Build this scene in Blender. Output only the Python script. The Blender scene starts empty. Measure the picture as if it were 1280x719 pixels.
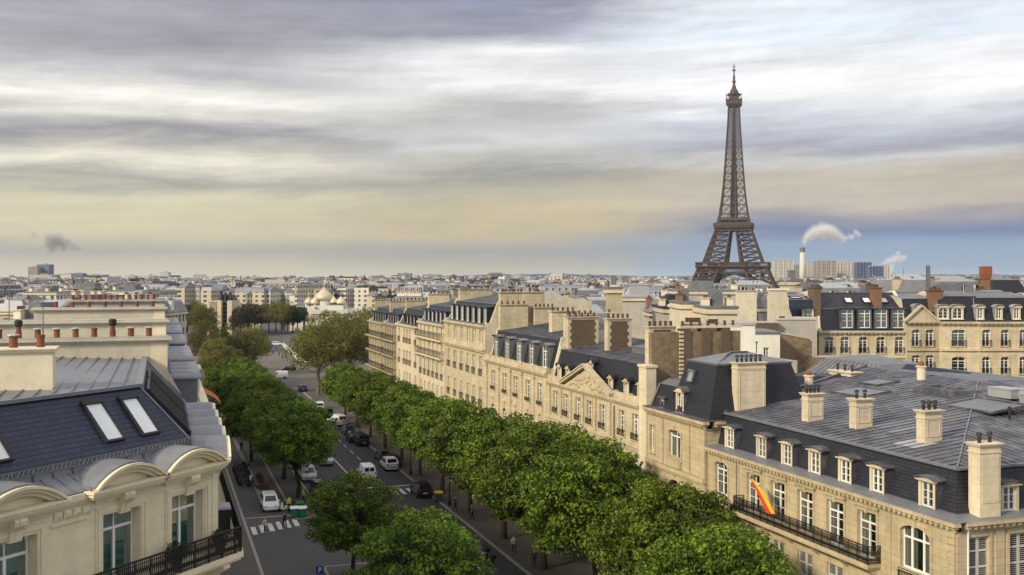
import bpy, math, random
from mathutils import Vector, Matrix
R = math.radians
C = bpy.context.scene.collection
S = bpy.context.scene
# ------------------------------------------------------------------ camera
HZ, F, EYE = 346.0, 1300.0, 27.0          # horizon row, focal length (photo pixels), eye height (m)
cam = bpy.data.objects.new('camera', bpy.data.cameras.new('camera')); C.objects.link(cam)
cam.location = (0, 0, EYE); cam.rotation_euler = (R(90), 0, 0)
cam.data.sensor_width = 36; cam.data.lens = 36*F/1280
cam.data.shift_y = -(359.5-HZ)/1280; cam.data.clip_start = .5; cam.data.clip_end = 30000
S.camera = cam
# ------------------------------------------------------------------ light
SUN_DIR = Vector((-.70, -.60, .52)).normalized()       # towards the sun
SUN_E, SKY_K, EXPOSURE = 4.3, .1, 0.0
S.view_settings.view_transform = 'Standard'; S.view_settings.look = 'None'
S.view_settings.exposure = EXPOSURE; S.view_settings.gamma = 1
sl = bpy.data.lights.new('sun', 'SUN'); sl.energy = SUN_E; sl.angle = R(8); sl.color = (1, .875, .63)
so = bpy.data.objects.new('sun', sl); C.objects.link(so); so.location = (0, 0, 400)
so.rotation_euler = SUN_DIR.to_track_quat('Z', 'Y').to_euler()
S.cycles.volume_bounces = 2
W = bpy.data.worlds.new('World'); S.world = W; W.use_nodes = True

def lin(c):
    return tuple((x/255/12.92 if x/255 < .04045 else ((x/255+.055)/1.055)**2.4) for x in c)

class NT:
    def __init__(s, t): s.t = t; t.nodes.clear()
    def n(s, kind, **kw):
        nd = s.t.nodes.new(kind)
        for k, v in kw.items():
            if k.startswith('i_'):
                key = k[2:]; key = int(key) if key.isdigit() else key.replace('_', ' ')
                inp = nd.inputs[key]
                if hasattr(v, 'is_output'): s.t.links.new(v, inp)
                else: inp.default_value = v
            else: setattr(nd, k, v)
        return nd
    def l(s, a, b): s.t.links.new(a, b)
    def math(s, op, a, b=None, c=None, clamp=False):
        nd = s.t.nodes.new('ShaderNodeMath'); nd.operation = op; nd.use_clamp = clamp
        for i, v in enumerate((a, b, c)):
            if v is None: continue
            if hasattr(v, 'is_output'): s.t.links.new(v, nd.inputs[i])
            else: nd.inputs[i].default_value = v
        return nd.outputs[0]
    def mix(s, f, a, b, blend='MIX'):
        nd = s.t.nodes.new('ShaderNodeMix'); nd.data_type = 'RGBA'; nd.blend_type = blend
        for i, v in ((0, f), (6, a), (7, b)):
            if hasattr(v, 'is_output'): s.t.links.new(v, nd.inputs[i])
            else: nd.inputs[i].default_value = v if i == 0 else (*v[:3], 1)
        return nd.outputs[2]
    def ramp(s, f, stops, interp='LINEAR'):
        nd = s.t.nodes.new('ShaderNodeValToRGB'); cr = nd.color_ramp; cr.interpolation = interp
        while len(cr.elements) < len(stops): cr.elements.new(.5)
        for e, (p, c) in zip(cr.elements, stops):
            e.position = p; e.color = (*c[:3], 1) if not isinstance(c, (int, float)) else (c, c, c, 1)
        if hasattr(f, 'is_output'): s.t.links.new(f, nd.inputs[0])
        return nd.outputs[0]

def sky():
    g = NT(W.node_tree)
    geo = g.n('ShaderNodeTexCoord')
    sep = g.n('ShaderNodeSeparateXYZ', i_0=geo.outputs['Generated'])
    x, y, z = sep.outputs
    az = g.math('MULTIPLY', g.math('ARCTAN2', x, y), 57.2958)
    el = g.math('MULTIPLY', g.math('ARCSINE', z), 57.2958)
    def streak(sx, sy, seed, tilt=0., detail=5, dist=.2):
        v = g.n('ShaderNodeCombineXYZ', i_0=g.math('MULTIPLY', az, sx), i_1=g.math('MULTIPLY', g.math('MULTIPLY_ADD', az, tilt, el), sy), i_2=seed)
        return g.n('ShaderNodeTexNoise', i_Vector=v.outputs[0], i_Scale=1., i_Detail=detail, i_Roughness=.55, i_Distortion=dist).outputs[0]
    n1 = streak(.035, .30, 3.1); n2 = streak(.085, .75, 9.7, -.02, 7, .25); n3 = streak(.14, .8, 5.5, -.06, 7, .35)
    n4 = streak(.045, .42, 14.2, .01, 5)
    warp = g.math('ADD', g.math('MULTIPLY', g.math('SUBTRACT', n1, .5), 2.2), g.math('MULTIPLY', g.math('SUBTRACT', n3, .5), 2.2))
    fade = g.math('MULTIPLY', el, .22, clamp=True)
    v = g.math('MULTIPLY_ADD', warp, fade, el)
    f = g.math('DIVIDE', v, 20., clamp=True)
    P = lambda e: e/20
    left = g.ramp(f, [(P(0), lin((218,206,172))), (P(.7), lin((206,193,158))), (P(1.35), lin((174,166,145))), (P(2.3), lin((217,202,158))),
        (P(4.2), lin((218,208,174))), (P(5.1), lin((172,169,156))), (P(5.9), lin((234,227,206))), (P(7.3), lin((152,149,150))),
        (P(8.6), lin((224,220,210))), (P(9.4), lin((255,251,240))), (P(10.8), lin((190,188,190))), (P(12.2), lin((166,165,170))),
        (P(14.5), lin((156,155,164))), (P(17.5), lin((165,163,172))), (1, (.92, .92, .95))])
    right = g.ramp(f, [(P(0), lin((178,190,196))), (P(.6), lin((150,172,192))), (P(1.9), lin((132,154,184))), (P(2.5), lin((98,114,152))), (P(3.1), lin((138,136,150))),
        (P(3.8), lin((190,178,160))), (P(5.2), lin((192,180,160))), (P(6.2), lin((205,202,198))), (P(6.9), lin((164,164,174))), (P(7.9), lin((200,204,214))),
        (P(9.2), lin((246,246,246))), (P(11), lin((249,249,250))), (P(12.6), lin((228,237,247))), (P(14.5), lin((228,232,238))), (P(17.5), lin((228,230,236))), (1, (.92, .92, .95))])
    mid = g.ramp(f, [(P(0), lin((210,200,170))), (P(.9), lin((176,168,144))), (P(1.5), lin((161,155,138))), (P(2.3), lin((200,182,136))),
        (P(3.8), lin((208,191,148))), (P(4.9), lin((186,176,152))), (P(5.8), lin((156,150,140))), (P(6.4), lin((192,190,182))), (P(7.4), lin((212,212,210))),
        (P(9.), lin((186,184,180))), (P(10.4), lin((243,242,239))), (P(12.), lin((238,238,237))), (P(13.2), lin((158,159,170))), (P(15.5), lin((148,150,172))), (P(17.5), lin((170,170,190))), (1, (.92, .92, .95))])
    t = g.math('ADD', az, g.math('MULTIPLY', g.math('SUBTRACT', n3, .5), 16.))
    def sstep(a, b):
        nd = g.n('ShaderNodeMapRange', interpolation_type='SMOOTHSTEP'); g.l(t, nd.inputs[0]); nd.inputs[1].default_value = a; nd.inputs[2].default_value = b
        return nd.outputs[0]
    col = g.mix(sstep(-16, 0), left, mid)
    col = g.mix(sstep(1, 13), col, right)
    # streaks of brighter and darker cloud
    n5 = streak(.16, 2.4, 21.3, -.03, 6, .3); n6 = streak(.5, 1.6, 31.3, -.1, 8, .5)
    mul = lambda n, a: g.math('MULTIPLY', g.math('SUBTRACT', n, .5), a)
    k = g.math('ADD', g.math('ADD', mul(n5, .34), mul(n6, .28)), g.math('ADD', mul(n2, .62), mul(n4, .55)))
    k = g.math('MULTIPLY', k, g.math('MULTIPLY', g.math('ADD', el, .6), .16, clamp=True))
    k = g.math('ADD', k, 1.08)
    sc = g.n('ShaderNodeVectorMath', operation='SCALE', i_0=col); g.l(g.math('MULTIPLY', k, 1/SKY_K), sc.inputs['Scale'])
    sk = g.n('ShaderNodeTexSky', sky_type='NISHITA', sun_disc=False)
    sk.sun_elevation = math.asin(SUN_DIR.z); sk.sun_rotation = math.atan2(SUN_DIR.x, SUN_DIR.y)
    out = g.mix(.95, sk.outputs[0], sc.outputs[0])
    bg = g.n('ShaderNodeBackground', i_Color=out, i_Strength=SKY_K)
    g.n('ShaderNodeOutputWorld', i_Surface=bg.outputs[0])
sky()

# ------------------------------------------------------------------ materials
MAT = {}
def newmat(name):
    m = bpy.data.materials.new(name); m.use_nodes = True; MAT[name] = m
    return m, NT(m.node_tree)
def pm(name, col, rough=.75, metal=0., var=.22, big=.25, fine=3., bump=.15, bscale=14., brick=None, streak=0., spec=.35, island=0., tint=None, soot=0.):
    """painted or stone surface: base colour with large stains, fine grain, optional masonry joints (w, h, gap, colour)"""
    m, g = newmat(name)
    tc = g.n('ShaderNodeTexCoord').outputs['Object']
    n1 = g.n('ShaderNodeTexNoise', i_Vector=tc, i_Scale=big, i_Detail=6., i_Roughness=.6).outputs[0]
    n2 = g.n('ShaderNodeTexNoise', i_Vector=tc, i_Scale=fine, i_Detail=6., i_Roughness=.65).outputs[0]
    k = g.math('ADD', g.math('MULTIPLY', g.math('SUBTRACT', n1, .5), var*2.2), g.math('MULTIPLY', g.math('SUBTRACT', n2, .5), var*1.4))
    sp = g.n('ShaderNodeSeparateXYZ', i_0=tc)
    if streak:
        vs = g.n('ShaderNodeCombineXYZ', i_0=g.math('MULTIPLY', sp.outputs[0], 1.25), i_1=g.math('MULTIPLY', sp.outputs[1], 1.25), i_2=g.math('MULTIPLY', sp.outputs[2], .13))
        n3 = g.n('ShaderNodeTexNoise', i_Vector=vs.outputs[0], i_Scale=1., i_Detail=5.).outputs[0]
        k = g.math('ADD', k, g.math('MULTIPLY', g.math('SUBTRACT', n3, .52), streak*2))
    if island:
        ri = g.n('ShaderNodeNewGeometry').outputs['Random Per Island']
        k = g.math('ADD', k, g.math('MULTIPLY', g.math('SUBTRACT', ri, .5), island))
    oi = g.n('ShaderNodeObjectInfo').outputs['Random']
    k = g.math('ADD', k, g.math('MULTIPLY', g.math('SUBTRACT', oi, .5), .24))
    sc = g.n('ShaderNodeVectorMath', operation='SCALE', i_0=(*col, ) ); g.l(g.math('ADD', k, 1.), sc.inputs['Scale'])
    c = sc.outputs[0]
    if tint:
        c = g.mix(g.math('MULTIPLY', g.math('SUBTRACT', n2, .45), 2.5, clamp=True), c, tint)
    if soot:                                                   # patches of grime with their own outline
        n4 = g.n('ShaderNodeTexNoise', i_Vector=tc, i_Scale=.55, i_Detail=8., i_Roughness=.7, i_Distortion=.6).outputs[0]
        c = g.mix(g.math('MULTIPLY', g.math('MULTIPLY', g.math('SUBTRACT', n4, .52), 5., clamp=True), soot), c, tuple(x*.42 for x in col))
    h = n2
    if brick:
        bw, bh, gap, bc, mixf = brick
        vb = g.n('ShaderNodeCombineXYZ', i_0=g.math('ADD', sp.outputs[0], sp.outputs[1]), i_1=sp.outputs[2])
        br = g.n('ShaderNodeTexBrick', i_Vector=vb.outputs[0], i_Scale=1.)
        br.inputs['Color1'].default_value = (1, 1, 1, 1); br.inputs['Color2'].default_value = (.72, .72, .72, 1); br.inputs['Mortar'].default_value = (0, 0, 0, 1)
        br.inputs['Mortar Size'].default_value = gap; br.inputs['Mortar Smooth'].default_value = .3
        br.inputs['Brick Width'].default_value = bw; br.inputs['Row Height'].default_value = bh
        tone = g.mix(min(1, mixf*1.3), (1, 1, 1), br.outputs['Color'])
        c2 = g.mix(1., c, tone, 'MULTIPLY')
        c = g.mix(g.math('MULTIPLY', br.outputs['Fac'], mixf), c2, bc)
        h = g.math('SUBTRACT', n2, g.math('MULTIPLY', br.outputs['Fac'], 1.5))
    bp = g.n('ShaderNodeBump', i_Strength=bump, i_Distance=.05, i_Height=h)
    p = g.n('ShaderNodeBsdfPrincipled', i_Base_Color=c, i_Roughness=rough, i_Metallic=metal, i_Normal=bp.outputs[0])
    p.inputs['Specular IOR Level'].default_value = spec
    g.n('ShaderNodeOutputMaterial', i_Surface=p.outputs[0])
    return m
pm('limestone', (.54, .455, .31), var=.3, streak=.24, soot=.45, brick=(1.3, .42, .012, (.27, .21, .13), .32))
pm('limestone_gold', (.50, .41, .265), var=.3, streak=.24, soot=.4, brick=(1.3, .42, .012, (.25, .18, .10), .3))
pm('pot_brown', (.085, .045, .03), rough=.85, var=.4)
pm('limestone_carved', (.49, .41, .27), var=.22, streak=.12, bump=.3)
pm('limestone_pale', (.57, .49, .355), var=.28, streak=.2, soot=.35, brick=(1.4, .45, .01, (.36, .3, .2), .18))
pm('limestone_grey', (.42, .36, .25), var=.2, streak=.2, brick=(1.2, .42, .014, (.2, .16, .1), .5))
pm('stone_cream', (.64, .575, .43), var=.2, streak=.16, soot=.25)
pm('stone_cream_wall', (.77, .675, .475), var=.17, streak=.14, soot=.14, brick=(1.5, .5, .008, (.4, .34, .24), .16))
pm('plaster_cream', (.55, .50, .385), var=.26, streak=.16, soot=.4, fine=1.2, bump=.1)
pm('plaster_white', (.66, .635, .57), var=.2, streak=.26, fine=1.2, bump=.1)
pm('plaster_grey', (.38, .36, .33), var=.2, streak=.2, fine=1.2, bump=.1)
pm('brick_brown', (.13, .085, .05), var=.4, soot=.5, brick=(.3, .1, .012, (.22, .18, .13), .6), bump=.35)
pm('brick_orange', (.24, .115, .06), var=.4, soot=.5, brick=(.3, .1, .012, (.3, .24, .18), .5), bump=.3)
pm('rubble', (.17, .125, .075), var=.9, fine=2.2, bump=.8, tint=(.25, .195, .125))
pm('slate', (.022, .024, .034), rough=.52, var=.4, brick=(.34, .2, .02, (.010, .010, .016), .8), bump=.3, spec=.35)
pm('slate_blue', (.026, .034, .07), rough=.55, var=.32, brick=(.36, .17, .026, (.012, .014, .026), .8), bump=.3)
pm('zinc', (.165, .17, .188), rough=.5, metal=.25, soot=.45, var=.3, streak=.1, fine=2., bump=.12, island=.10)
pm('zinc_dark', (.075, .076, .092), rough=.5, metal=.2, soot=.6, var=.5, streak=.1, big=.12, fine=.9, bump=.12, island=.3, tint=(.24, .24, .265))
pm('zinc_pale', (.31, .315, .335), rough=.5, metal=.2, var=.2, fine=2., bump=.1, island=.1)
pm('lead_grey', (.14, .14, .15), rough=.6, metal=.1, var=.3)
pm('terracotta', (.17, .06, .032), rough=.8, var=.35, fine=6.)
pm('pot_black', (.02, .018, .018), rough=.6, var=.3)
pm('iron', (.012, .012, .013), rough=.5, var=.2, bump=0.)
pm('steel_grey', (.20, .20, .20), rough=.45, metal=.6, var=.2, bump=.05)
pm('white_paint', (.72, .71, .68), rough=.45, var=.07, bump=.03)
pm('cream_paint', (.62, .58, .48), rough=.5, var=.1, bump=.03)
pm('shutter_grey', (.52, .51, .47), rough=.55, var=.12, bump=.05)
pm('curtain', (.50, .47, .40), rough=.9, var=.12, bump=0.)
pm('curtain_green', (.10, .42, .30), rough=.9, var=.25, streak=.3, bump=0.)
pm('frosted_glass', (.66, .68, .68), rough=.22, var=.05, bump=.02, spec=.5)
pm('asphalt', (.045, .043, .0445), rough=.85, var=.35, big=.07, fine=.9, bump=.2)
pm('asphalt_old', (.068, .064, .064), rough=.9, var=.3, big=.06, fine=.7, bump=.2)
pm('asphalt_new', (.024, .0235, .025), rough=.85, var=.2, fine=1.5, bump=.2)
pm('pavement', (.075, .068, .062), rough=.9, var=.3, big=.1, fine=1.1, bump=.2)
pm('sand_ground', (.13, .115, .095), rough=.95, var=.3, big=.05, fine=.5)
pm('kerb', (.24, .22, .20), rough=.85, var=.2)
pm('road_paint', (.50, .49, .46), rough=.8, var=.45, fine=2.5)
pm('city_ground', (.085, .08, .072), rough=.95, var=.4, big=.01, fine=.06)
pm('bark', (.045, .035, .025), rough=.95, var=.35, fine=5., bump=.5)
pm('bark_pale', (.13, .11, .08), rough=.95, var=.4, fine=3., bump=.4)
pm('soil', (.05, .035, .022), rough=1., var=.3)
pm('eiffel_iron', (.070, .045, .031), rough=.65, var=.2, big=.02, fine=.2, bump=0.)
pm('tower_gold', (.56, .485, .34), rough=.45, metal=.25, var=.1, bump=.02)
pm('concrete', (.34, .32, .29), rough=.85, var=.18, streak=.1)
pm('concrete_white', (.54, .52, .47), rough=.8, var=.12, streak=.1)
pm('rubber', (.012, .012, .012), rough=.8, var=.1, bump=0.)
pm('rust_red', (.22, .075, .03), rough=.8, var=.3)
pm('orange_canvas', (.42, .085, .018), rough=.8, var=.2)
pm('green_plastic', (.012, .16, .06), rough=.45, var=.15, bump=.02)
pm('yellow_plastic', (.55, .42, .02), rough=.45, var=.1, bump=.02)
pm('white_plastic', (.7, .7, .7), rough=.4, var=.08, bump=.02)
pm('flag_red', (.55, .03, .012), rough=.75, var=.12, bump=.05)
pm('flag_yellow', (.75, .36, .01), rough=.75, var=.12, bump=.05)
pm('sign_blue', (.015, .05, .30), rough=.4, var=.05, bump=0.)
pm('wood_brown', (.12, .065, .03), rough=.8, var=.3, fine=4.)
pm('hivis', (.45, .55, .03), rough=.8, var=.1, bump=0.)
pm('cloth_navy', (.02, .022, .035), rough=.9, var=.1, bump=0.)
pm('skin', (.45, .27, .19), rough=.6, var=.05, bump=0.)
pm('hair', (.03, .02, .015), rough=.7, var=.1, bump=0.)
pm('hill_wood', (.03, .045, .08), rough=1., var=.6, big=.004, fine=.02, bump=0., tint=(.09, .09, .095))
pm('blue_cladding', (.045, .06, .14), rough=.5, var=.2, bump=0.)
for n_, c_ in (('car_white', (.75, .75, .75)), ('car_black', (.012, .012, .014)), ('car_silver', (.32, .33, .34)), ('car_navy', (.02, .03, .06)), ('car_red', (.25, .02, .015)), ('car_grey', (.09, .09, .095))):
    m_ = pm(n_, c_, rough=.28, var=.04, bump=0., spec=.6)
def glassy():
    m, g = newmat('glass')
    lw = g.n('ShaderNodeLayerWeight', i_Blend=.35)
    fac = g.math('MULTIPLY_ADD', lw.outputs['Fresnel'], .6, .05, clamp=True)
    tr = g.n('ShaderNodeBsdfTransparent', i_Color=(.8, .83, .83, 1)); gl = g.n('ShaderNodeBsdfGlossy', i_Color=(.9, .92, .95, 1), i_Roughness=.06)
    mx = g.n('ShaderNodeMixShader', i_0=fac, i_1=tr.outputs[0], i_2=gl.outputs[0])
    g.n('ShaderNodeOutputMaterial', i_Surface=mx.outputs[0])
    m, g = newmat('dark_glass')
    p = g.n('ShaderNodeBsdfPrincipled', i_Base_Color=(.012, .014, .016, 1), i_Roughness=.08)
    p.inputs['Specular IOR Level'].default_value = .6
    g.n('ShaderNodeOutputMaterial', i_Surface=p.outputs[0])
glassy()
def city(name, wall, win, bw=2.6, bh=3.1, gap=.75, var=.3, streak=0.):
    """far facade: rows of dark windows in a plain wall"""
    m, g = newmat(name)
    tc = g.n('ShaderNodeTexCoord').outputs['Object']
    sp = g.n('ShaderNodeSeparateXYZ', i_0=tc)
    vb = g.n('ShaderNodeCombineXYZ', i_0=g.math('ADD', sp.outputs[0], sp.outputs[1]), i_1=sp.outputs[2])
    br = g.n('ShaderNodeTexBrick', i_Vector=vb.outputs[0], i_Scale=1., offset=0.)
    br.inputs['Color1'].default_value = (*win, 1); br.inputs['Color2'].default_value = (*[w*2.6 for w in win], 1)
    n1 = g.n('ShaderNodeTexNoise', i_Vector=tc, i_Scale=.12, i_Detail=6.).outputs[0]
    ri = g.n('ShaderNodeNewGeometry').outputs['Random Per Island']
    oi = g.n('ShaderNodeObjectInfo').outputs['Random']
    k = g.math('ADD', g.math('ADD', g.math('MULTIPLY', g.math('SUBTRACT', n1, .5), var*1.6), g.math('MULTIPLY', g.math('SUBTRACT', ri, .5), var)), g.math('MULTIPLY_ADD', oi, var, 1-var/2))
    sc = g.n('ShaderNodeVectorMath', operation='SCALE', i_0=wall); g.l(k, sc.inputs['Scale'])
    br.inputs['Mortar Size'].default_value = gap; br.inputs['Mortar Smooth'].default_value = 0
    br.inputs['Brick Width'].default_value = bw; br.inputs['Row Height'].default_value = bh
    g.l(sc.outputs[0], br.inputs['Mortar'])
    p = g.n('ShaderNodeBsdfPrincipled', i_Base_Color=br.outputs['Color'], i_Roughness=.7)
    g.n('ShaderNodeOutputMaterial', i_Surface=p.outputs[0])
city('city_stone', (.40, .355, .275), (.03, .03, .032))
city('city_white', (.55, .52, .46), (.05, .05, .05))
city('city_grey', (.33, .31, .29), (.03, .03, .034))
city('tower_ribs', (.52, .49, .45), (.09, .085, .085), 3.2, 3.0, .55, .1)
city('tower_brown', (.34, .29, .24), (.07, .065, .06), 4., 3.0, .5, .1)
city('tower_blue', (.16, .19, .32), (.03, .035, .07), 3.0, 3.0, .35, .1)
city('tower_glass', (.14, .18, .22), (.06, .08, .11), 3.0, 3.2, .3, .1)
def leafy(name, cols, trans=.35):
    m, g = newmat(name)
    ri = g.n('ShaderNodeNewGeometry').outputs['Random Per Island']
    at = g.n('ShaderNodeAttribute', attribute_name='clump').outputs['Fac']
    oi = g.n('ShaderNodeObjectInfo').outputs['Random']
    f = g.math('ADD', g.math('MULTIPLY', at, .55), g.math('MULTIPLY', ri, .45))
    c = g.ramp(f, [(0.05, cols[0]), (.5, cols[1]), (.92, cols[2])])
    hs = g.n('ShaderNodeHueSaturation', i_Color=c); g.l(g.math('MULTIPLY_ADD', oi, .016, .492), hs.inputs['Hue']); g.l(g.math('MULTIPLY_ADD', oi, .45, .78), hs.inputs['Value'])
    d = g.n('ShaderNodeBsdfPrincipled', i_Base_Color=hs.outputs[0], i_Roughness=.5); d.inputs['Specular IOR Level'].default_value = .25
    t = g.n('ShaderNodeBsdfTranslucent', i_Color=hs.outputs[0])
    mx = g.n('ShaderNodeMixShader', i_0=trans, i_1=d.outputs[0], i_2=t.outputs[0])
    g.n('ShaderNodeOutputMaterial', i_Surface=mx.outputs[0])
leafy('leaf_chestnut', ((.018, .040, .005), (.092, .148, .012), (.26, .34, .03)), .3)
leafy('leaf_plane', ((.085, .082, .018), (.15, .145, .034), (.23, .21, .06)), .4)
leafy('leaf_dark', ((.016, .032, .008), (.03, .055, .012), (.055, .085, .02)))
leafy('leaf_brown', ((.05, .042, .022), (.075, .065, .03), (.10, .09, .04)))
def smoke_mat(name, dens, col, puffs):
    """vapour that is dense in the heart of each puff and thins out to nothing at its rim"""
    m, g = newmat(name)
    tc = g.n('ShaderNodeTexCoord').outputs['Object']; tot = None
    nz = g.n('ShaderNodeTexNoise', i_Vector=tc, i_Scale=.06, i_Detail=5., i_Roughness=.65)
    off = g.n('ShaderNodeVectorMath', operation='SCALE', i_0=g.n('ShaderNodeVectorMath', operation='SUBTRACT', i_0=nz.outputs['Color'], i_1=(.5, .5, .5)).outputs[0]); off.inputs['Scale'].default_value = 16.
    v0 = g.n('ShaderNodeVectorMath', operation='ADD', i_0=tc, i_1=off.outputs[0]).outputs[0]
    for c, r in puffs:
        d = g.n('ShaderNodeVectorMath', operation='DISTANCE', i_0=v0, i_1=tuple(c)).outputs['Value']
        q = g.math('SUBTRACT', 1., g.math('DIVIDE', d, r), clamp=True); q = g.math('MULTIPLY', q, q)
        tot = q if tot is None else g.math('ADD', tot, q)
    d = g.math('MULTIPLY', tot, dens)
    v = g.n('ShaderNodeVolumePrincipled', i_Color=(*col, 1), i_Density=d)
    g.n('ShaderNodeOutputMaterial', i_Volume=v.outputs[0])

# ------------------------------------------------------------------ mesh helpers
class MB:
    def __init__(s): s.v = []; s.f = []; s.m = []; s.T = None; s.att = []
    def add(s, pts, faces, m=0):
        o = len(s.v)
        s.v += [tuple(s.T @ Vector(p)) for p in pts] if s.T is not None else [tuple(p) for p in pts]
        s.f += [tuple(o+i for i in f) for f in faces]; s.m += [m]*len(faces)
    def q(s, a, b, c, d, m=0): s.add((a, b, c, d), ((0, 1, 2, 3),), m)
    def poly(s, pts, m=0): s.add(pts, (tuple(range(len(pts))),), m)
    def box(s, x0, x1, y0, y1, z0, z1, m=0):
        s.add([(x, y, z) for z in (z0, z1) for y in (y0, y1) for x in (x0, x1)],
              ((0, 2, 3, 1), (4, 5, 7, 6), (0, 1, 5, 4), (2, 6, 7, 3), (0, 4, 6, 2), (1, 3, 7, 5)), m)
    def taper(s, x0, x1, y0, y1, z0, z1, dx, dy, m=0):
        s.add([(x0, y0, z0), (x1, y0, z0), (x1, y1, z0), (x0, y1, z0), (x0+dx, y0+dy, z1), (x1-dx, y0+dy, z1), (x1-dx, y1-dy, z1), (x0+dx, y1-dy, z1)],
              ((3, 2, 1, 0), (4, 5, 6, 7), (0, 1, 5, 4), (1, 2, 6, 5), (2, 3, 7, 6), (3, 0, 4, 7)), m)
    def bar(s, a, b, w, h=None, m=0):
        h = h or w; a = Vector(a); b = Vector(b); d = (b-a)
        if d.length < 1e-6: return
        d.normalize(); up = Vector((0, 0, 1)) if abs(d.z) < .95 else Vector((1, 0, 0))
        u = d.cross(up).normalized()*w/2; t = u.cross(d).normalized()*h/2
        s.add([p+i*u+j*t for p in (a, b) for i, j in ((-1, -1), (1, -1), (1, 1), (-1, 1))],
              ((3, 2, 1, 0), (4, 5, 6, 7), (0, 1, 5, 4), (1, 2, 6, 5), (2, 3, 7, 6), (3, 0, 4, 7)), m)
    def tube(s, a, b, r0, r1=None, n=8, m=0):
        r1 = r0 if r1 is None else r1; a = Vector(a); b = Vector(b); d = (b-a).normalized()
        up = Vector((0, 0, 1)) if abs(d.z) < .95 else Vector((1, 0, 0))
        u = d.cross(up).normalized(); t = u.cross(d)
        P = [p+r*(math.cos(i*6.2832/n)*u+math.sin(i*6.2832/n)*t) for p, r in ((a, r0), (b, r1)) for i in range(n)]
        s.add(P, [(i, (i+1) % n, n+(i+1) % n, n+i) for i in range(n)]+[tuple(range(n-1, -1, -1)), tuple(range(n, 2*n))], m)
    def lathe(s, cx, cy, prof, n=12, m=0):
        P = [(cx+r*math.cos(i*6.2832/n), cy+r*math.sin(i*6.2832/n), z) for r, z in prof for i in range(n)]
        F = [(k*n+i, k*n+(i+1) % n, (k+1)*n+(i+1) % n, (k+1)*n+i) for k in range(len(prof)-1) for i in range(n)]
        s.add(P, F+[tuple(range(n-1, -1, -1)), tuple(range((len(prof)-1)*n, len(prof)*n))], m)
    def ext(s, prof, y0, y1, m=0):
        """extrude an (x, z) outline along y"""
        n = len(prof)
        s.add([(x, y0, z) for x, z in prof]+[(x, y1, z) for x, z in prof],
              [tuple(range(n)), tuple(range(2*n-1, n-1, -1))]+[(i, n+i, n+(i+1) % n, (i+1) % n) for i in range(n)], m)
    def extx(s, prof, x0, x1, m=0):
        """extrude a (y, z) outline along x"""
        n = len(prof)
        s.add([(x0, y, z) for y, z in prof]+[(x1, y, z) for y, z in prof],
              [tuple(range(n)), tuple(range(2*n-1, n-1, -1))]+[(i, n+i, n+(i+1) % n, (i+1) % n) for i in range(n)], m)
    def prism(s, poly, z0, z1, m=0):
        n = len(poly)
        s.add([(x, y, z0) for x, y in poly]+[(x, y, z1) for x, y in poly],
              [tuple(range(n-1, -1, -1)), tuple(range(n, 2*n))]+[(i, (i+1) % n, n+(i+1) % n, n+i) for i in range(n)], m)
    def mesh(s, name, mats, smooth=False):
        me = bpy.data.meshes.new(name); me.from_pydata(s.v, [], s.f)
        for m in mats: me.materials.append(MAT[m])
        if len(mats) > 1: me.polygons.foreach_set('material_index', s.m)
        if smooth: me.polygons.foreach_set('use_smooth', [True]*len(s.f))
        if s.att:
            a = me.attributes.new('clump', 'FLOAT', 'POINT'); a.data.foreach_set('value', s.att)
        me.update(); return me
    def build(s, name, mats, parent=None, loc=None, rz=0, smooth=False, **kw):
        mats = (mats,) if isinstance(mats, str) else mats
        return link(name, s.mesh(name, mats, smooth), parent, loc, rz, **kw)
def link(name, me, parent=None, loc=None, rz=0, **kw):
    o = bpy.data.objects.new(name, me); C.objects.link(o)
    if parent is not None: o.parent = parent
    if loc is not None: o.location = loc
    o.rotation_euler.z = rz
    for k, v in kw.items(): o[k] = v
    return o
def thing(name, label, cat, loc=(0, 0, 0), rz=0, group=None):
    o = link(name, None, None, loc, rz); o['label'] = label; o['category'] = cat
    if group: o['group'] = group
    return o
def tag(o, label, cat, group=None):
    o['label'] = label; o['category'] = cat
    if group: o['group'] = group
    return o
def kids(o): return [c for c in C.objects if c.parent == o]
def copy_tree(o, parent=None):
    c = o.copy(); C.objects.link(c); c.parent = parent
    for ch in list(o.children): copy_tree(ch, c)
    return c

# ------------------------------------------------------------------ places
D = Vector((-.3206, .9472)); Rr = Vector((.9472, .3206))     # along the avenue, across it to the right
A_D = math.atan2(D.y, D.x)                                    # heading of the avenue
def st(s, t, z=0): p = s*D+t*Rr; return Vector((p.x, p.y, z))
def at(px, Y, z=0): return Vector(((px-640)/F*Y, Y, z))
def zat(py, Y): return EYE-(py-HZ)/F*Y
def gnd(px, py): Y = F*EYE/(py-HZ); return at(px, Y)
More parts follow.
